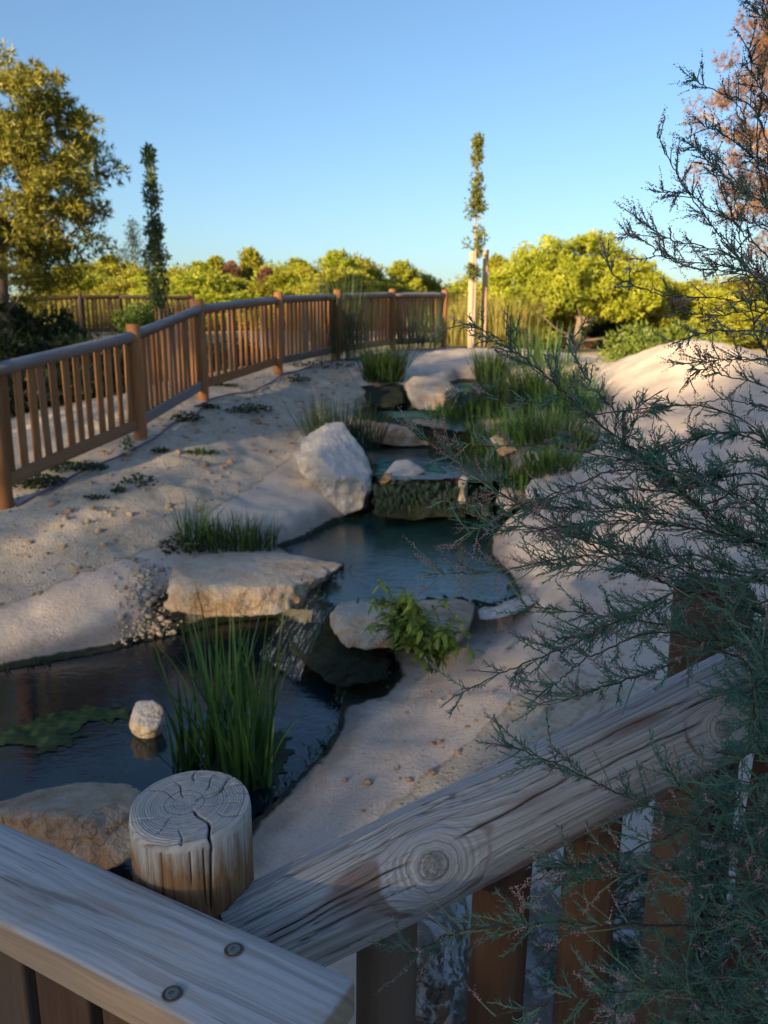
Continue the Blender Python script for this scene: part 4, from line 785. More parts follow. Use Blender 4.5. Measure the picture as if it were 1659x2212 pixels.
# leafy weed on the right boulder
def leafy(loc, label, n_st, seed):
    rng = np.random.default_rng(seed); root = empty('leafy_weed', loc, label, 'weed'); G = Geo(); LGs = Geo()
    for k in range(n_st):
        a = rng.uniform(0, 6.283); out = rng.uniform(.05, .26); h = rng.uniform(.10, .40); P = spline(np.array([[0, 0, -.03], [math.cos(a) * out * .4, math.sin(a) * out * .3, h * .6], [math.cos(a) * out, math.sin(a) * out * .6 - .04, h * rng.uniform(.5, 1.)]]), 8)
        P[:, :2] += rng.normal(0, .06, 2) * np.linspace(.3, 1, len(P))[:, None]
        V, Q = tube(P, np.linspace(.003, .0014, len(P)), 4); G.add(V, Q)
        for i in range(3, len(P)):
            for s_ in range(2):
                d = rdirs(rng, 1)[0]; d[2] = d[2] * .5 + .15; d /= np.linalg.norm(d); side = np.cross(d, [0, 0, 1.]); side /= np.linalg.norm(side) + 1e-6; L = rng.uniform(.04, .085); wv = L * .17; dn = np.array([0, 0, -L * .35])
                c = P[i]; V = [c, c + d * L * .35 + side * wv, c + d * L * .35 - side * wv, c + d * L * .7 + side * wv * .8 + dn * .35, c + d * L * .7 - side * wv * .8 + dn * .35, c + d * L + dn]
                LGs.add(V, [[0, 1, 2, 2], ][:0] or np.array([[1, 2, 4, 3]]), rng.random()); n0 = LGs.n - 6
                LGs.F.setdefault(3, []).append(np.array([[0, 2, 1], [3, 4, 5]]) + n0)
    link('stem', G.mesh('stem', 'reed_blades'), parent=root); o = link('leaf', LGs.mesh('leaf', 'bright_leaves'), parent=root); o['kind'] = 'stuff'; return root
leafy(at(885, 1395, 4.45), 'leafy green willow-leaved weed hanging over the right boulder', 26, 7)
leafy(at(935, 1440, 4.25), 'leafy green weed trailing below the right boulder', 14, 9)
# algae mats
def mat_blob(name, pts, z, mat, label, seed, thick=.015):
    poly = np.array([atz(a_, b_, z)[:2] for a_, b_ in pts]); lo, hi_ = poly.min(0) - .1, poly.max(0) + .1; st = .013; gx = np.arange(lo[0], hi_[0], st); gy = np.arange(lo[1], hi_[1], st); A_, B_ = np.meshgrid(gx, gy); P = np.column_stack([A_.ravel(), B_.ravel()])
    p3 = np.column_stack([P, np.zeros(len(P))]); sd_ = poly_sd(P, poly) + (.05 * fbm(p3 * 9, 4, seed) + .05 * fbm(p3 * 26, 4, seed + 8)); k = (sd_ < 0).reshape(A_.shape); q = k[:-1, :-1] & k[1:, :-1] & k[:-1, 1:] & k[1:, 1:]; n_ = len(gx); I, J = np.where(q)
    zz = thick * np.clip(-sd_ * 9, .1, 1) * (.6 + .5 * fbm(p3 * 30, 3, seed)); tin = np.clip(.5 + .5 * fbm(p3 * 14, 4, seed + 3), 0, 1); c = poly.mean(0)
    tag(link(name, np_mesh(name, np.column_stack([P - c, zz]), np.column_stack([I * n_ + J, I * n_ + J + 1, (I + 1) * n_ + J + 1, (I + 1) * n_ + J]), mat, True, {'tint': tin}), loc=(c[0], c[1], z + .003)), label, 'algae')
mat_blob('algae_mat', [(-60,1580),(70,1575),(80,1540),(160,1530),(290,1522),(285,1550),(180,1575),(150,1610),(90,1622),(-60,1610)], -.3, 'algae', 'floating green algae mat left of the pond stone', 3)
mat_blob('algae_mat', [(420,1640),(520,1590),(590,1560),(625,1600),(610,1660),(560,1700),(440,1700)], -.3, 'algae', 'green algae mat around the foot of the tall reeds', 5, .006)
mat_blob('algae_mat', [(800,995),(850,993),(840,1015),(815,1025)], .32, 'algae_turquoise', 'turquoise algae left of the small pale rock in the middle pool', 7, .008)
mat_blob('algae_mat', [(905,1000),(960,1000),(965,1025),(930,1018)], .32, 'algae_turquoise', 'turquoise algae right of the small pale rock', 9, .008)
mat_blob('algae_mat', [(820,890),(905,888),(960,893),(935,905),(850,902)], .56, 'algae_turquoise', 'turquoise algae film on the shallow upper pool', 11, .006)
mat_blob('algae_mat', [(985,832),(1050,830),(1080,834),(1050,843),(990,846)], .82, 'algae_turquoise', 'turquoise algae film on the topmost pool', 13, .006)

# ---------------------------------------------------------------- trees
def needle_clumps(G, rng, C, rad, n_t, nl, L, w_, tint, flat=.75):
    for c, r, t in zip(C, rad, tint):
        d = rdirs(rng, n_t); q = c + d * (r * rng.random(n_t) ** .45)[:, None] * np.array([1, 1, flat])
        o = np.repeat(d + np.array([0, 0, .35]), nl, 0) * .7 + rng.normal(0, .65, (n_t * nl, 3)); o /= np.linalg.norm(o, axis=1)[:, None]; b = np.cross(o, rdirs(rng, n_t * nl)); b /= np.linalg.norm(b, axis=1)[:, None]
        Q = np.repeat(q, nl, 0); ll = L * rng.uniform(.6, 1.2, (n_t * nl, 1)); V = np.stack([Q - b * w_ / 2, Q + b * w_ / 2, Q + o * ll], 1).reshape(-1, 3)
        G.add(V, np.arange(n_t * nl * 3).reshape(-1, 3), np.repeat(np.clip(t + rng.normal(0, .15, n_t * nl), 0, 1), 3))
def build_tree(seed, trunk, env, n_cl, cl_r, n_t, nl, L, w_, leaf, bark, limbs=14, trunk_r=.12, flat=.75, tint_z=(0, 1)):
    """trunk: polyline; env(rng,n) -> clump centres; returns (trunk mesh, crown mesh)"""
    rng = np.random.default_rng(seed); T = Geo(); P = spline(np.array(trunk, float), 6); V, Q = tube(P, np.linspace(trunk_r, trunk_r * .25, len(P)), 8); T.add(V, Q)
    C = env(rng, n_cl); rad = cl_r * rng.uniform(.6, 1.3, n_cl)
    for k in range(limbs):
        c = C[rng.integers(n_cl)]; zi = np.argmin(np.abs(P[:, 2] - (c[2] - np.linalg.norm(c[:2] - P[-1, :2]) * .55))); b = P[zi]; m = (b + c) / 2 + np.array([0, 0, -.1 * np.linalg.norm(c - b)]) + rng.normal(0, .08, 3); Sx = spline(np.array([b, m, c]), 5)
        V, Q = tube(Sx, np.linspace(trunk_r * .34, trunk_r * .06, len(Sx)), 5); T.add(V, Q)
    G = Geo(); tint = np.clip(rng.normal(.5, .22, n_cl), 0, 1); needle_clumps(G, rng, C, rad, n_t, nl, L, w_, tint, flat)
    return T.mesh('trunk', bark), G.mesh('crown', leaf, False)
def ellip(c, r, shell=.45, cut=None):
    c = np.array(c, float); r = np.array(r, float)
    def f(rng, n):
        out = []
        while len(out) < n:
            p = rng.normal(size=3); p /= np.linalg.norm(p); p = p * rng.uniform(shell, 1) ** .7
            p *= 1 + .22 * vnoise(p[None] * 2.2 + seed_off[0], 5)[0]
            q = c + p * r
            if cut is None or cut(q): out.append(q)
        return np.array(out)
    return f
seed_off = [0.]
def plant(name, loc, meshes, label, cat='tree', group=None, scale=1., rot=0.):
    root = empty(name, loc, label, cat, group); root.rotation_euler = (0, 0, rot); root.scale = (scale,) * 3 if not isinstance(scale, tuple) else scale
    for nm, me in zip(('trunk', 'crown'), meshes):
        if me: link(nm, me, parent=root)
    return root

# moss and short grass along the waterline
rng = np.random.default_rng(88); G = Geo()
for k, (z, _) in POOLS.items():
    A = POLY[k]; Bq = np.roll(A, -1, 0)
    for p0, p1 in zip(A, Bq):
        Lg = np.linalg.norm(p1 - p0)
        for t in rng.random(int(Lg * 46)):
            q = p0 + (p1 - p0) * t + rng.normal(0, .03, 2)
            if vnoise(np.array([[q[0] * 2.2, q[1] * 2.2, 0]]), 4)[0] < -.05 or q[1] < 2.2: continue
            zz = max(height(q[None])[0], z) - .004; hgt = rng.uniform(.015, .05)
            for b_ in range(3):
                a_ = rng.uniform(0, 6.283); o_ = np.array([math.cos(a_), math.sin(a_), 0]); sd2 = np.array([-o_[1], o_[0], 0]) * .005; c = np.array([q[0], q[1], zz]) + o_ * .008
                G.add([c - sd2, c + sd2, c + o_ * hgt * .7 + [0, 0, hgt * rng.uniform(.3, 1)]], [[0, 1, 2]], rng.random())
tag(link('moss', G.mesh('moss', 'moss_cushion')), 'ragged moss along the water edges', kind='stuff')
# moss hanging over the broad step
G = Geo()
for k in range(300):
    t = rng.random(); q = (1 - t) * atz(808, 1046, .30) + t * atz(1062, 1048, .30); q = q + [0, -.03 * rng.random() - .02, rng.uniform(-.22, .03)]; L = rng.uniform(.02, .08); s2 = np.array([.014, 0, 0]); q[1] -= .10 * rng.random()
    G.add([q - s2, q + s2, q + [rng.normal(0, .01), -.03, -L]], [[0, 1, 2]], rng.random())
tag(link('moss', G.mesh('moss', 'wet_moss')), 'dark moss hanging down the broad step', kind='stuff')

# big pine on the left
b = at(20, 760, 15.5); b[2] = .75; hz = 5.0
def env_left(rng, n):
    out = []
    while len(out) < n:
        p = rng.uniform(-1, 1, 3); r = np.linalg.norm(p)
        if r > 1: continue
        q = np.array([p[0] * 2.4 - .05, p[1] * 2.0, 3.55 + p[2] * 2.3])
        w_ = 2.35 * math.sqrt(max(0, 1 - ((q[2] - 3.3) / 2.6) ** 2)) * (1 + .25 * math.sin(q[2] * 4.1 + q[1] * 2 + q[0] * 1.3))
        if math.hypot(q[0] + .05, q[1]) > w_ or math.hypot(q[0] + .05, q[1]) < w_ * .35: continue
        out.append(q)
    return np.array(out)
m_left = build_tree(11, [(0, 0, -.3), (-.1, .1, 1.2), (.05, 0, 2.6), (-.1, 0, 4.2), (-.1, 0, 5.4)], env_left, 290, .28, 66, 6, .13, .026, 'pine_needles', 'bark', 40, .17)
plant('pine_tree', b, m_left, 'large sunlit pine at the left edge of the photo')
# shaded growth under it
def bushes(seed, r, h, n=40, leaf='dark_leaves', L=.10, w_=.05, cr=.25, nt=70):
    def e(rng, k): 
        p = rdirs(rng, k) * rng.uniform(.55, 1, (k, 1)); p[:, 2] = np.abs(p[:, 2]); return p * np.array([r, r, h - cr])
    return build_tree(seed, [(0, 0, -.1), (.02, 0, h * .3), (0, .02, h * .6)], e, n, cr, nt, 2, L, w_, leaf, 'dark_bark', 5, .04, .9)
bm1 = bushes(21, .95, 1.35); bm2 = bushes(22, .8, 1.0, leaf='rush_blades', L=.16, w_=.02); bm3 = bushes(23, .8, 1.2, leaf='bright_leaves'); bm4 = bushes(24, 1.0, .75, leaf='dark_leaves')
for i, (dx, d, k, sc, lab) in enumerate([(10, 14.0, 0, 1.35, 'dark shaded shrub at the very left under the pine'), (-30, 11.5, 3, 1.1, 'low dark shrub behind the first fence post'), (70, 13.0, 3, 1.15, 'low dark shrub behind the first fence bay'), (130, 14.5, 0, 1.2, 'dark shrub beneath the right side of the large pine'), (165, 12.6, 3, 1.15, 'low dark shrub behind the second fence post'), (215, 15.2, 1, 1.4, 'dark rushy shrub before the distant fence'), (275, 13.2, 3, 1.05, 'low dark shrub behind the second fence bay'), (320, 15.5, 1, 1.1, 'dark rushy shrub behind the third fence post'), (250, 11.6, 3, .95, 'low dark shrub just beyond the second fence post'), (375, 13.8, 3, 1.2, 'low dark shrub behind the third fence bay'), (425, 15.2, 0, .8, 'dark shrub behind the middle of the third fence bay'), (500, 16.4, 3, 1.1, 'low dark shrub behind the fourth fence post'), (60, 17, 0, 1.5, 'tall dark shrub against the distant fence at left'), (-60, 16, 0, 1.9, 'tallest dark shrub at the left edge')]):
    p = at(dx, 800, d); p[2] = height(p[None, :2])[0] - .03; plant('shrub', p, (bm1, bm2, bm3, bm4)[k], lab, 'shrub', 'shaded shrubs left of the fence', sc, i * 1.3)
p = at(318, 690, 20.5); p[2] = 1.0; plant('shrub', p, bm3, 'bright green rounded bush left of the young slim tree', 'shrub', None, 1.25)
p = at(382, 690, 24); p[2] = 1.2; plant('shrub', p, bm3, 'small pale green bush right of the young slim tree', 'shrub', None, .8)
p = at(1425, 770, 12.0); p[2] = height(p[None, :2])[0]; plant('shrub', p, bushes(25, .9, .7, 50, 'bright_leaves', .09, .04, .2), 'bright green bush behind the sand mound', 'shrub', None, 1.0)
# background belt of young pines
def cone_env(h, r, pw):
    def e(rng, n):
        z = rng.random(n) ** 1.15; a = rng.uniform(0, 6.283, n); rr = r * (1 - z) ** pw * rng.uniform(.55, 1.05, n) * (1 + .2 * np.sin(a * 3 + z * 7)); return np.column_stack([rr * np.cos(a), rr * np.sin(a), .35 + z * (h - .45)])
    return e
V_ = [build_tree(31, [(0, 0, -.2), (.05, 0, 1.4), (0, .05, 2.8)], cone_env(3.2, 1.3, .55), 95, .38, 60, 4, .16, .05, 'far_pine_needles', 'bark', 10, .07),
      build_tree(32, [(0, 0, -.2), (.05, 0, 1.4), (0, .05, 2.9)], cone_env(3.4, 1.05, .8), 85, .33, 60, 4, .16, .05, 'far_pine_needles', 'bark', 10, .07),
      build_tree(33, [(0, 0, -.2), (-.05, 0, 1.2), (0, .05, 2.2)], cone_env(2.8, 1.65, .42), 110, .42, 60, 4, .16, .05, 'far_pine_needles', 'bark', 14, .08),
      build_tree(34, [(0, 0, -.2), (.05, 0, 1.4), (0, .05, 2.8)], cone_env(3.1, .8, .7), 60, .27, 60, 4, .16, .05, 'brown_needles', 'bark', 10, .06)]
VH = [3.3, 3.5, 2.95, 3.2]
BG = [(130,585,25,0),(185,572,29,2),(240,560,31,0),(285,585,28,2),(345,590,30,1),(395,585,27,2),(430,575,32,0),(465,562,34,1),(500,572,33,3),(540,545,34,1),(575,585,31,3),(598,580,33,2),(640,568,32,0),(672,580,30,2),(728,550,31,0),(765,565,34,2),(800,590,33,1),(868,573,34,0),(905,600,36,2),(945,622,38,2),(830,612,40,2),(1000,610,36,2),(985,640,32,0),(1075,560,34,1),(1440,625,26,2),(1500,615,28,0),(1560,630,27,2),(1620,610,29,0),(1680,620,27,2),(1400,650,24,2),(1290,640,33,2),(1180,640,33,2),(440,655,25,2),(530,660,25,2),(620,655,25,2),(700,650,25.5,2),(230,650,24,2),(830,662,28,2),(900,664,28,2),(1120,668,29,2)]
rb = np.random.default_rng(3); NB0 = len(BG)
for dx_ in (150, 210, 265, 320, 360, 410, 450, 485, 520, 560, 610, 655, 690, 735, 770, 805, 845, 885, 925, 965, 1030, 1090, 1430, 1470, 1530, 1590, 1650): BG.append((dx_ + rb.uniform(-12, 12), rb.uniform(585, 625) + (18 if dx_ > 780 else 0), rb.uniform(24.5, 28), int(rb.choice([0, 2, 2]))))
nm = {0: 'bushy sunlit young pine', 1: 'pointed sunlit young pine', 2: 'broad low sunlit pine', 3: 'reddish brown young pine'}
xs_sorted = sorted(range(len(BG)), key=lambda i: BG[i][0]); prev = {}
lm = [(0,'under the large left pine'),(200,'left of the young slim tree'),(300,'right behind the young slim tree'),(420,'behind the second and third fence posts'),(520,'in the middle of the left tree belt'),(590,'above the fourth fence post'),(660,'above the tall feathery grass'),(780,'left of the dip in the tree belt'),(850,'above the sixth fence post'),(930,'behind the staked tree'),(1060,'behind the umbrella pine'),(1390,'right of the umbrella pine'),(1480,'behind the tamarisk above the mound'),(1600,'at the right edge behind the tamarisk')]
used = {}
for i in xs_sorted:
    dx, ty, d, k = BG[i]; ty -= 10; tp = at(dx, ty, d); gz = height(tp[None, :2])[0] - .05; sc = max(.35, (tp[2] - gz) / VH[k])
    place = [t for x, t in lm if x <= dx][-1]; lab = (nm[k] if i < NB0 else 'lower ' + nm[k]) + ' ' + place; used[lab] = used.get(lab, 0) + 1
    if used[lab] > 1: lab += ', ' + {2: 'second from left', 3: 'third from left', 4: 'fourth from left', 5: 'fifth from left'}.get(used[lab], 'rightmost')
    plant('pine_tree', (tp[0], tp[1], gz), V_[k], lab, 'tree', 'belt of young pines in the background', (sc * (1.25 if k == 2 else 1.1) * (1.0 if i < NB0 else 1.7), sc * (1.1 if i < NB0 else 1.5), sc), i * 2.1)
# umbrella pine
b = at(1240, 752, 23.5); b[2] = 1.0
def env_umb(rng, n):
    out = []
    LB_ = [(-1.75, 0, 1.95, 1.0, .75), (-.9, .2, 2.65, 1.15, .7), (.2, 0, 2.75, 1.3, .75), (1.2, .1, 2.35, 1.1, .75), (1.9, 0, 1.75, .85, .6), (0, -.4, 1.9, 1.3, .55), (-1.1, -.3, 1.6, .9, .45), (1.0, -.4, 1.45, 1.0, .4)]
    while len(out) < n:
        c = LB_[rng.integers(len(LB_))]; p = rdirs(rng, 1)[0] * rng.uniform(.6, 1); out.append(np.array([c[0] + p[0] * c[3], c[1] + p[1] * c[3] * 1.1, c[2] + p[2] * c[4]]))
    return np.array(out)
mU = build_tree(41, [(0, 0, -.2), (.12, 0, .7), (.2, .1, 1.5), (.1, 0, 2.4)], env_umb, 380, .34, 60, 5, .15, .045, 'far_pine_needles', 'bark', 26, .16)
umb = plant('umbrella_pine', b, mU, 'wide rounded sunlit umbrella pine with bare leaning trunks', 'tree', None, (.93, .93, .92))
for q in ([(-1.9, .5, -.2), (-1.8, .5, .7), (-1.55, .3, 1.7)], [(-1.2, .8, -.2), (-1.25, .8, .7), (-1.1, .6, 1.8)]):
    Vt, Qt = tube(spline(np.array(q, float), 6), np.linspace(.13, .07, 13), 8); link('trunk', np_mesh('trunk', Vt, Qt, 'bark'), parent=umb)
plant('shrub', at(1330, 750, 25.5) * np.array([1, 1, 0]) + np.array([0, 0, 1.0]), bm1, 'dark undergrowth right of the umbrella pine trunk', 'shrub', None, 1.1)
plant('shrub', at(1190, 750, 26) * np.array([1, 1, 0]) + np.array([0, 0, 1.0]), bushes(26, 1.0, 1.1, 40, 'brown_needles', .12, .03, .25), 'brown dry undergrowth left of the umbrella pine trunk', 'shrub', None, 1.2)
plant('shrub', at(1400, 750, 24.5) * np.array([1, 1, 0]) + np.array([0, 0, 1.0]), bushes(27, 1.0, 1.1, 40, 'brown_needles', .12, .03, .25), 'brown dry shrub below the right side of the umbrella pine', 'shrub', None, 1.1)
# brown pine at the right edge
b = at(1740, 770, 17.5); b[2] = 1.0
def env_br(rng, n):
    out = []
    while len(out) < n:
        z = rng.uniform(2.4, 8.0); p = rng.uniform(-1, 1, 2); w_ = 2.5 * math.sqrt(max(0.02, 1 - ((z - 4.9) / 3.2) ** 2)) * (1 + .22 * math.sin(z * 5.1))
        if not .4 < np.linalg.norm(p) < 1: continue
        out.append(np.array([p[0] * w_, p[1] * w_, z]))
    return np.array(out)
mB = build_tree(43, [(0, 0, -.3), (.1, 0, 2), (0, .1, 4.5), (0, 0, 7.4)], env_br, 240, .34, 50, 6, .14, .02, 'brown_needles', 'bark', 60, .2)
plant('pine_tree', b, mB, 'tall browned dying pine at the right edge of the photo')
# young slim trees with stakes
def slim(seed, h0, h1, r, leaf, n=70, cr=.16, gaps=0.):
    def e(rng, k):
        z = rng.random(k); 
        if gaps: z = np.where(np.sin(z * 19 + 1) < -gaps, np.clip(z + .08, 0, 1), z)
        a = rng.uniform(0, 6.283, k); rr = r * (np.sin(np.clip(z * 1.12, 0, 1) * math.pi) ** .6 * .8 + .25 * (1 - z)) * rng.uniform(.2, 1.1, k) * (1.15 - .75 * z); return np.column_stack([rr * np.cos(a), rr * np.sin(a), h0 + z ** 1.25 * (h1 - h0)])
    return build_tree(seed, [(0, 0, -.1), (.02, 0, h1 * .35), (-.02, .02, h1 * .7), (.02, 0, h1)], e, n, cr, 26, 2, .07, .042, leaf, 'bark', 22, .035, 1.2)
b = at(345, 722, 16.2); b[2] = height(b[None, :2])[0]; tz = at(335, 345, 16.2)[2] - b[2]; z0 = at(335, 655, 16.2)[2] - b[2]
t1 = plant('young_tree', b, slim(51, z0, tz, .25, 'slim_leaves', 95, .14), 'slim dark green young tree left of centre behind the fence')
for dx in (335, 352): 
    q = at(dx, 640, 16.1); link('stake', log_mesh('stake', q[2] - b[2], .028, 'fence_wood', 1, 10, 4), parent=t1).location = Vector((q[0] - b[0], q[1] - b[1], 0))
b = at(1022, 735, 17.2); b[2] = height(b[None, :2])[0]; tz = at(1020, 325, 17.2)[2] - b[2]; z0 = at(1020, 600, 17.2)[2] - b[2]
t2 = plant('young_tree', b, slim(53, z0, tz, .24, 'poplar_leaves', 62, .12, .35), 'thin sunlit young tree tied between two tall stakes')
for dx, ty, dd in ((1020, 545, 16.9), (1050, 540, 17.3)):
    q = at(dx, ty, dd); o = link('stake', log_mesh('stake', q[2] - b[2] + .1, .062, 'stake_wood', dx, 12, 5), parent=t2); o.location = Vector((q[0] - b[0], q[1] - b[1], -.1))
b = at(300, 720, 34); b[2] = 1.4; tz = at(300, 490, 34)[2] - b[2]
plant('poplar_tree', b, slim(55, 2.2, tz, .7, 'rush_blades', 70, .3), 'pale distant poplar showing just left of the slim dark tree')


# ---------------------------------------------------------------- tamarisk in front on the right
TB = np.array([1.02, 1.02, -.15])
bush = empty('tamarisk_bush', TB, 'feathery blue green tamarisk with pink buds overhanging the log railing', 'bush')
def r8(x, y): return (909.5 + x * .4517, 667 + y * .4517)
def r6(x, y): return (970.2 + x * .4152, y * .4152)
def r5(x, y): return (788.3 + x * .5249, 1334 + y * .5249)
rt = np.random.default_rng(77)
BR = []   # (points in photo px, depth start, depth end, shoot length, leafiness, floweriness)
BR.append(([(1900,1420)] + [r8(*p) for p in [(1659,1160),(1440,1040),(1290,910),(1100,740),(930,610),(760,470),(620,340),(490,230),(400,160),(240,70)]], 1.05, .98, .10, 1., .25, .0042))
BR.append(([(1900,1400)] + [r8(*p) for p in [(1659,1130),(1460,1080),(1250,1040),(1000,1015),(850,1020),(600,1050),(390,1040),(210,1070)]], 1.0, .98, .09, 1., .5, .0026))
BR.append(([(1900,1500)] + [r8(*p) for p in [(1600,1450),(1250,1345),(1130,1290),(1000,1230),(860,1160),(740,1080),(500,950),(330,850),(200,740),(10,620)]], 1.1, 1.0, .09, 1., .65, .0038))
BR.append(([(1900,1560)] + [r8(*p) for p in [(1500,1400),(1240,1390),(1000,1470),(800,1545),(650,1605)]], .95, .96, .09, 1., .3, .003))
BR.append(([(1900,1480)] + [r8(*p) for p in [(1500,1250),(1100,1180),(700,1190),(400,1245),(115,1270)]], .98, .97, .08, 1., .7, .0026))
BR.append(([(1900,1380)] + [r8(*p) for p in [(1500,1080),(1280,900),(1100,870),(900,860),(700,880),(500,960),(270,1040)]], 1.02, 1.0, .07, .9, .55, .002))
BR.append(([(1800,1300)] + [r8(*p) for p in [(1300,930),(1180,790),(1000,770),(860,790),(650,880),(440,940),(20,910)]], 1.0, .99, .055, .8, .45, .002))
BR.append(([(1800,1280)] + [r8(*p) for p in [(1200,850),(1040,690),(900,640),(700,630),(450,655),(160,640)]], 1.02, 1.0, .045, .8, .6, .0018))
BR.append(([(1800,1200)] + [r8(*p) for p in [(1020,680),(940,520),(860,420),(800,350),(745,230),(735,130)]], 1.02, 1.0, .05, .9, .2, .0017))
BR.append(([(1800,1200)] + [r8(*p) for p in [(1050,690),(1000,600),(1020,520),(1060,450),(1135,480)]], 1.02, 1.0, .05, 1.0, .0, .0015))
BR.append(([(1800,1200)] + [r8(*p) for p in [(780,480),(600,450),(430,440),(280,410),(165,395)]], 1.0, 1.0, .04, .6, .5, .0013))
BR.append(([(1800,1250)] + [r8(*p) for p in [(1200,850),(1130,780),(1100,690),(1190,630)]], 1.0, 1.0, .05, 1., 0., .0014))
BR.append(([(1850,1350)] + [r8(*p) for p in [(1330,950),(1290,830),(1380,800),(1440,800)]], 1.0, 1.0, .06, 1., 0., .0014))
# upper right stems
for pts, fl in (([(1659,1540),(1450,1280),(1300,1080),(1200,930),(1140,820),(1080,690)], .7), ([(1659,1450),(1400,1300),(1200,1260),(1080,1210),(960,1115)], .7), ([(1659,720),(1560,540),(1400,480),(1270,410)], .8), ([(1700,600),(1590,400),(1555,220)], .8), ([(1659,130),(1600,60),(1540,-10)], .8), ([(1659,1640),(1400,1640),(1180,1635)], .8),
                ([(1700,1600),(1500,1570),(1330,1545),(1100,1530),(870,1440),(810,1320)], .6), ([(1700,1100),(1540,1000),(1420,900),(1300,780),(1215,770)], .7), ([(1700,1250),(1550,1150),(1400,1120),(1250,1010),(1115,1000)], .7), ([(1700,900),(1560,800),(1430,700),(1305,640)], .7), ([(1659,1350),(1500,1180),(1420,1000),(1350,850),(1255,715)], .7), ([(1700,1500),(1480,1420),(1250,1390),(1060,1320)], .7), ([(1700,1480),(1500,1400),(1200,1350),(1020,1260),(918,1208)], .7), ([(1700,1900),(1500,1870),(1350,1880),(1210,1900)], .8), ([(1700,2050),(1450,1960),(1290,1930),(1200,2045)], .7), ([(1700,1760),(1500,1720),(1300,1740),(1160,1790)], .8), ([(1690,1900),(1600,1750),(1560,1500),(1500,1200),(1480,950)], .5), ([(1720,1300),(1640,1000),(1600,750),(1620,520),(1640,330)], .6), ([(1720,300),(1650,60),(1610,-60)], .8), ([(1700,1000),(1600,850),(1530,600),(1460,500)], .7), ([(1700,2150),(1560,2100),(1400,2080),(1250,2130)], .6), ([(1690,1150),(1610,1040),(1500,960),(1420,840)], .6), ([(1680,1600),(1600,1400),(1500,1300),(1380,1200)], .6)):
    q = [r6(*p) for p in pts]; lo = q[0]; BR.append(([(1850, max(lo[1] + 420, 900)), (1720, lo[1] + 120)] + q, rt.uniform(1.0, 1.25), rt.uniform(.95, 1.2), .05, .6, fl, .0017))
# lower right
for pts, fl, d0 in (([(1659,990),(1500,920),(1350,850),(1200,790),(1050,730),(850,630),(650,545),(565,525)], .5, .84), ([(1659,1300),(1300,1270),(900,1260),(600,1265),(380,1300),(170,1390)], .6, .86), ([(1700,1350),(1300,1500),(1000,1673)], .3, .85), ([(1500,100),(1270,190),(1000,280),(850,330),(715,355)], .6, .95), ([(1400,-100),(1080,0),(850,115),(600,210),(370,320)], .6, .97), ([(1500,150),(1200,60),(900,180),(800,260),(700,330)], .4, .95), ([(1659,250),(1600,420),(1560,560),(1440,550)], .1, .88), ([(1659,700),(1500,760),(1350,740),(1240,620)], .1, .86), ([(1659,820),(1450,780),(1250,900),(900,1010),(780,1000)], .3, .85), ([(1659,1120),(1400,1050),(1150,1040),(950,1080),(700,1080)], .5, .84), ([(1659,1500),(1450,1480),(1200,1520),(900,1560),(540,1640)], .4, .82), ([(1700,1620),(1500,1620),(1350,1560),(1150,1500)], .1, .82)):
    BR.append(([(1950, r5(*pts[0])[1] + 160)] + [r5(*p) for p in pts], d0 + .05, d0, .10, 1.1, fl, .003))
for k in range(22):        # thicket filling the lower right corner
    y0 = rt.uniform(1450, 2350); x1 = rt.uniform(1330, 1560) if y0 > 1250 else rt.uniform(1450, 1600); y1 = y0 + rt.uniform(-230, 130)
    if y1 < 1780: x1 = max(x1, 1570)
    BR.append(([(1900, y0 + rt.uniform(60, 200)), (1690, y0), ((1690 + x1) / 2, (y0 + y1) / 2 + rt.uniform(-50, 30)), (x1, y1)], rt.uniform(.85, 1.2), rt.uniform(.82, 1.1), .10, 1.15, .08, .0026))
for k in range(8):        # feathery middle sprays
    x1 = rt.uniform(1080, 1330); y1 = rt.uniform(930, 1330); y0 = y1 + rt.uniform(20, 160)
    BR.append(([(1900, y0 + 260), (1690, y0 + 60), ((1690 + x1) / 2, (y0 + y1) / 2 + rt.uniform(-20, 40)), (x1, y1)], rt.uniform(.95, 1.15), rt.uniform(.92, 1.1), .09, 1.1, .12, .0019))
for k in range(16):        # growth behind the rail, lower right
    x1 = rt.uniform(1130, 1450); y1 = rt.uniform(1850, 2200); y0 = y1 + rt.uniform(-80, 160)
    BR.append(([(1900, y0 + 200), (1690, y0 + 30), ((1690 + x1) / 2, (y0 + y1) / 2 - 30), (x1, y1)], rt.uniform(1.3, 1.6), rt.uniform(1.35, 1.75), .11, 1.1, .05, .0022))
def spikes(G, P0, D, L, r, tint):
    n = len(P0); a = np.cross(D, np.array([.3, .5, .81])); a /= np.linalg.norm(a, axis=1)[:, None] + 1e-9; b = np.cross(D, a)
    V = np.stack([P0 + a * r, P0 - a * r * .5 + b * r * .87, P0 - a * r * .5 - b * r * .87, P0 + D * L[:, None]], 1).reshape(-1, 3)
    i = np.arange(n) * 4; Fc = np.concatenate([np.column_stack([i, i + 1, i + 3]), np.column_stack([i + 1, i + 2, i + 3]), np.column_stack([i + 2, i, i + 3])]); G.add(V, Fc, np.repeat(tint, 4))
def perp(rng, T, ang_):
    d = rdirs(rng, len(T)); d -= (d * T).sum(1)[:, None] * T; d /= np.linalg.norm(d, axis=1)[:, None] + 1e-9; return T * np.cos(ang_)[:, None] + d * np.sin(ang_)[:, None]
octV = np.array([[1,0,0],[-1,0,0],[0,1,0],[0,-1,0],[0,0,1],[0,0,-1]], float); octF = np.array([[0,2,4],[2,1,4],[1,3,4],[3,0,4],[2,0,5],[1,2,5],[3,1,5],[0,3,5]])
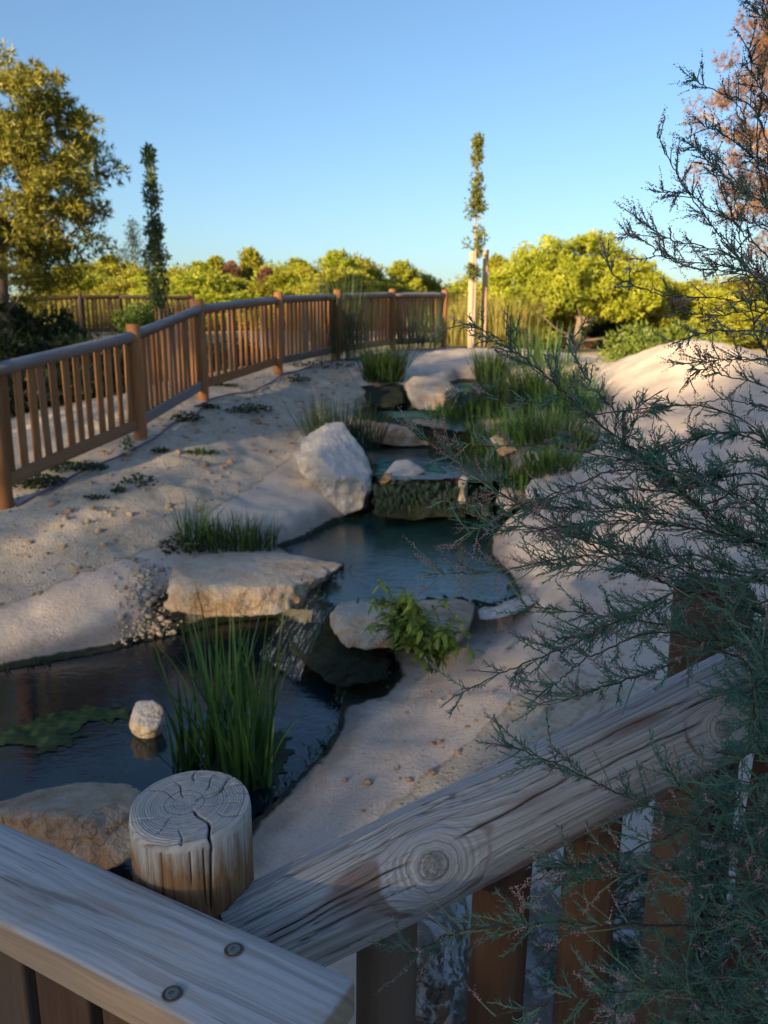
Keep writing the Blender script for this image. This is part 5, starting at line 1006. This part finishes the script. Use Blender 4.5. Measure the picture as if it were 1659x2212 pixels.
for bi, (pts, d0, d1, SL, leaf, flw, rad) in enumerate(BR):
    rng = np.random.default_rng(500 + bi); m = len(pts); P = np.array([at(x, y, d0 + (d1 - d0) * i / (m - 1)) for i, (x, y) in enumerate(pts)])
    P = spline(np.vstack([TB + rng.normal(0, .03, 3), P]), 14); P[1:-1] += rng.normal(0, .0012, (len(P) - 2, 3))
    seg = np.linalg.norm(np.diff(P, axis=0), axis=1); cum = np.concatenate([[0], np.cumsum(seg)]); n = int(cum[-1] / .006); tt = np.linspace(0, cum[-1], n); P = np.column_stack([np.interp(tt, cum, P[:, i]) for i in range(3)])
    u = tt / cum[-1]; G = Geo(); V, Q = tube(P, rad * (1 - u) ** .8 * 1.15 + .0006, 6); G.add(V, Q)
    T = np.gradient(P, axis=0); T /= np.linalg.norm(T, axis=1)[:, None]
    LF = Geo(); FL = Geo()
    st = np.where((P[:, 0] > -.2) & (u > .25))[0]; n_sh = int(len(st) * .006 / (.0085 if leaf > .8 else .012)); idx = rng.choice(st, n_sh) if n_sh < len(st) else st
    idx = np.concatenate([idx, rng.integers(int(n * .85), n, 7)])
    dirs = perp(rng, T[idx], rng.uniform(.45, .95, len(idx))); dirs[:, 2] += .12
    inframe = lambda p: (p[0] / max(p[1], .1)) < .62
    for k, (i0, d) in enumerate(zip(idx, dirs)):
        if not inframe(P[i0]): continue
        d = d / np.linalg.norm(d); L = SL * rng.uniform(.45, 1.15) * (1 - .55 * u[i0]); ns = max(6, int(L / .0045)); s_ = np.linspace(0, 1, ns)[:, None]
        bend = rng.normal(0, .16, 3) + np.array([0, 0, .12]); Sh = P[i0] + d * L * s_ + bend * L * s_ ** 2
        V, Q = tube(Sh, np.linspace(.0010, .0006, ns), 3); LF.add(V, Q, .9)
        Ts = np.gradient(Sh, axis=0); Ts /= np.linalg.norm(Ts, axis=1)[:, None]
        isf = rng.random() < flw * (1.5 * u[i0] ** 4) and u[i0] > .6
        if not isf or rng.random() < .5:
            rep = 2; jj = np.repeat(np.arange(1, ns), rep); D = perp(rng, Ts[jj], rng.uniform(.45, .95, len(jj))); Ln = rng.uniform(.006, .020, len(jj)) * (leaf if leaf < 1 else 1.) * (1 - .4 * jj / ns)
            tn = np.clip(rng.normal(.42, .2, len(jj)), 0, 1); spikes(LF, Sh[jj], D, Ln, .00085, tn)
            if leaf > .8:
                kk = rng.random(len(jj)) < .55; b0 = Sh[jj[kk]] + D[kk] * (Ln[kk] * .45)[:, None]; D2 = perp(rng, D[kk], rng.uniform(.5, .8, kk.sum())); spikes(LF, b0, D2, Ln[kk] * .55, .00075, tn[kk])
        if isf:
            for r_ in range(rng.integers(1, 4)):
                j0 = rng.integers(ns // 2, ns); dd = perp(rng, Ts[j0:j0 + 1], np.array([rng.uniform(.2, .8)]))[0] if r_ else Ts[j0]; rl = rng.uniform(.010, .026); nb = int(rl / .0011)
                c = Sh[j0] + dd * np.linspace(0, rl, nb)[:, None] + rng.normal(0, .0009, (nb, 3)); sz = .00098 * (1 - .35 * np.linspace(0, 1, nb)) * rng.uniform(.8, 1.2, nb)
                V = (c[:, None] + octV[None] * sz[:, None, None]).reshape(-1, 3); Fq = (np.arange(nb)[:, None, None] * 6 + octF[None]).reshape(-1, 3); FL.add(V, Fq, np.repeat(np.clip(rng.normal(.45, .25, nb), 0, 1), 6))
    br = link('branch', G.mesh('branch', 'dark_bark'), parent=bush); br.location = Vector((-TB).tolist())
    if LF.n: link('foliage', LF.mesh('foliage', 'tamarisk_green', False), parent=br)['kind'] = 'stuff'
    pink = (P[-1, 0] / P[-1, 1] < .34) or bi > 36
    if FL.n: link('flowers', FL.mesh('flowers', 'tamarisk_flower' if pink else 'tamarisk_bud', False), parent=br)['kind'] = 'stuff'
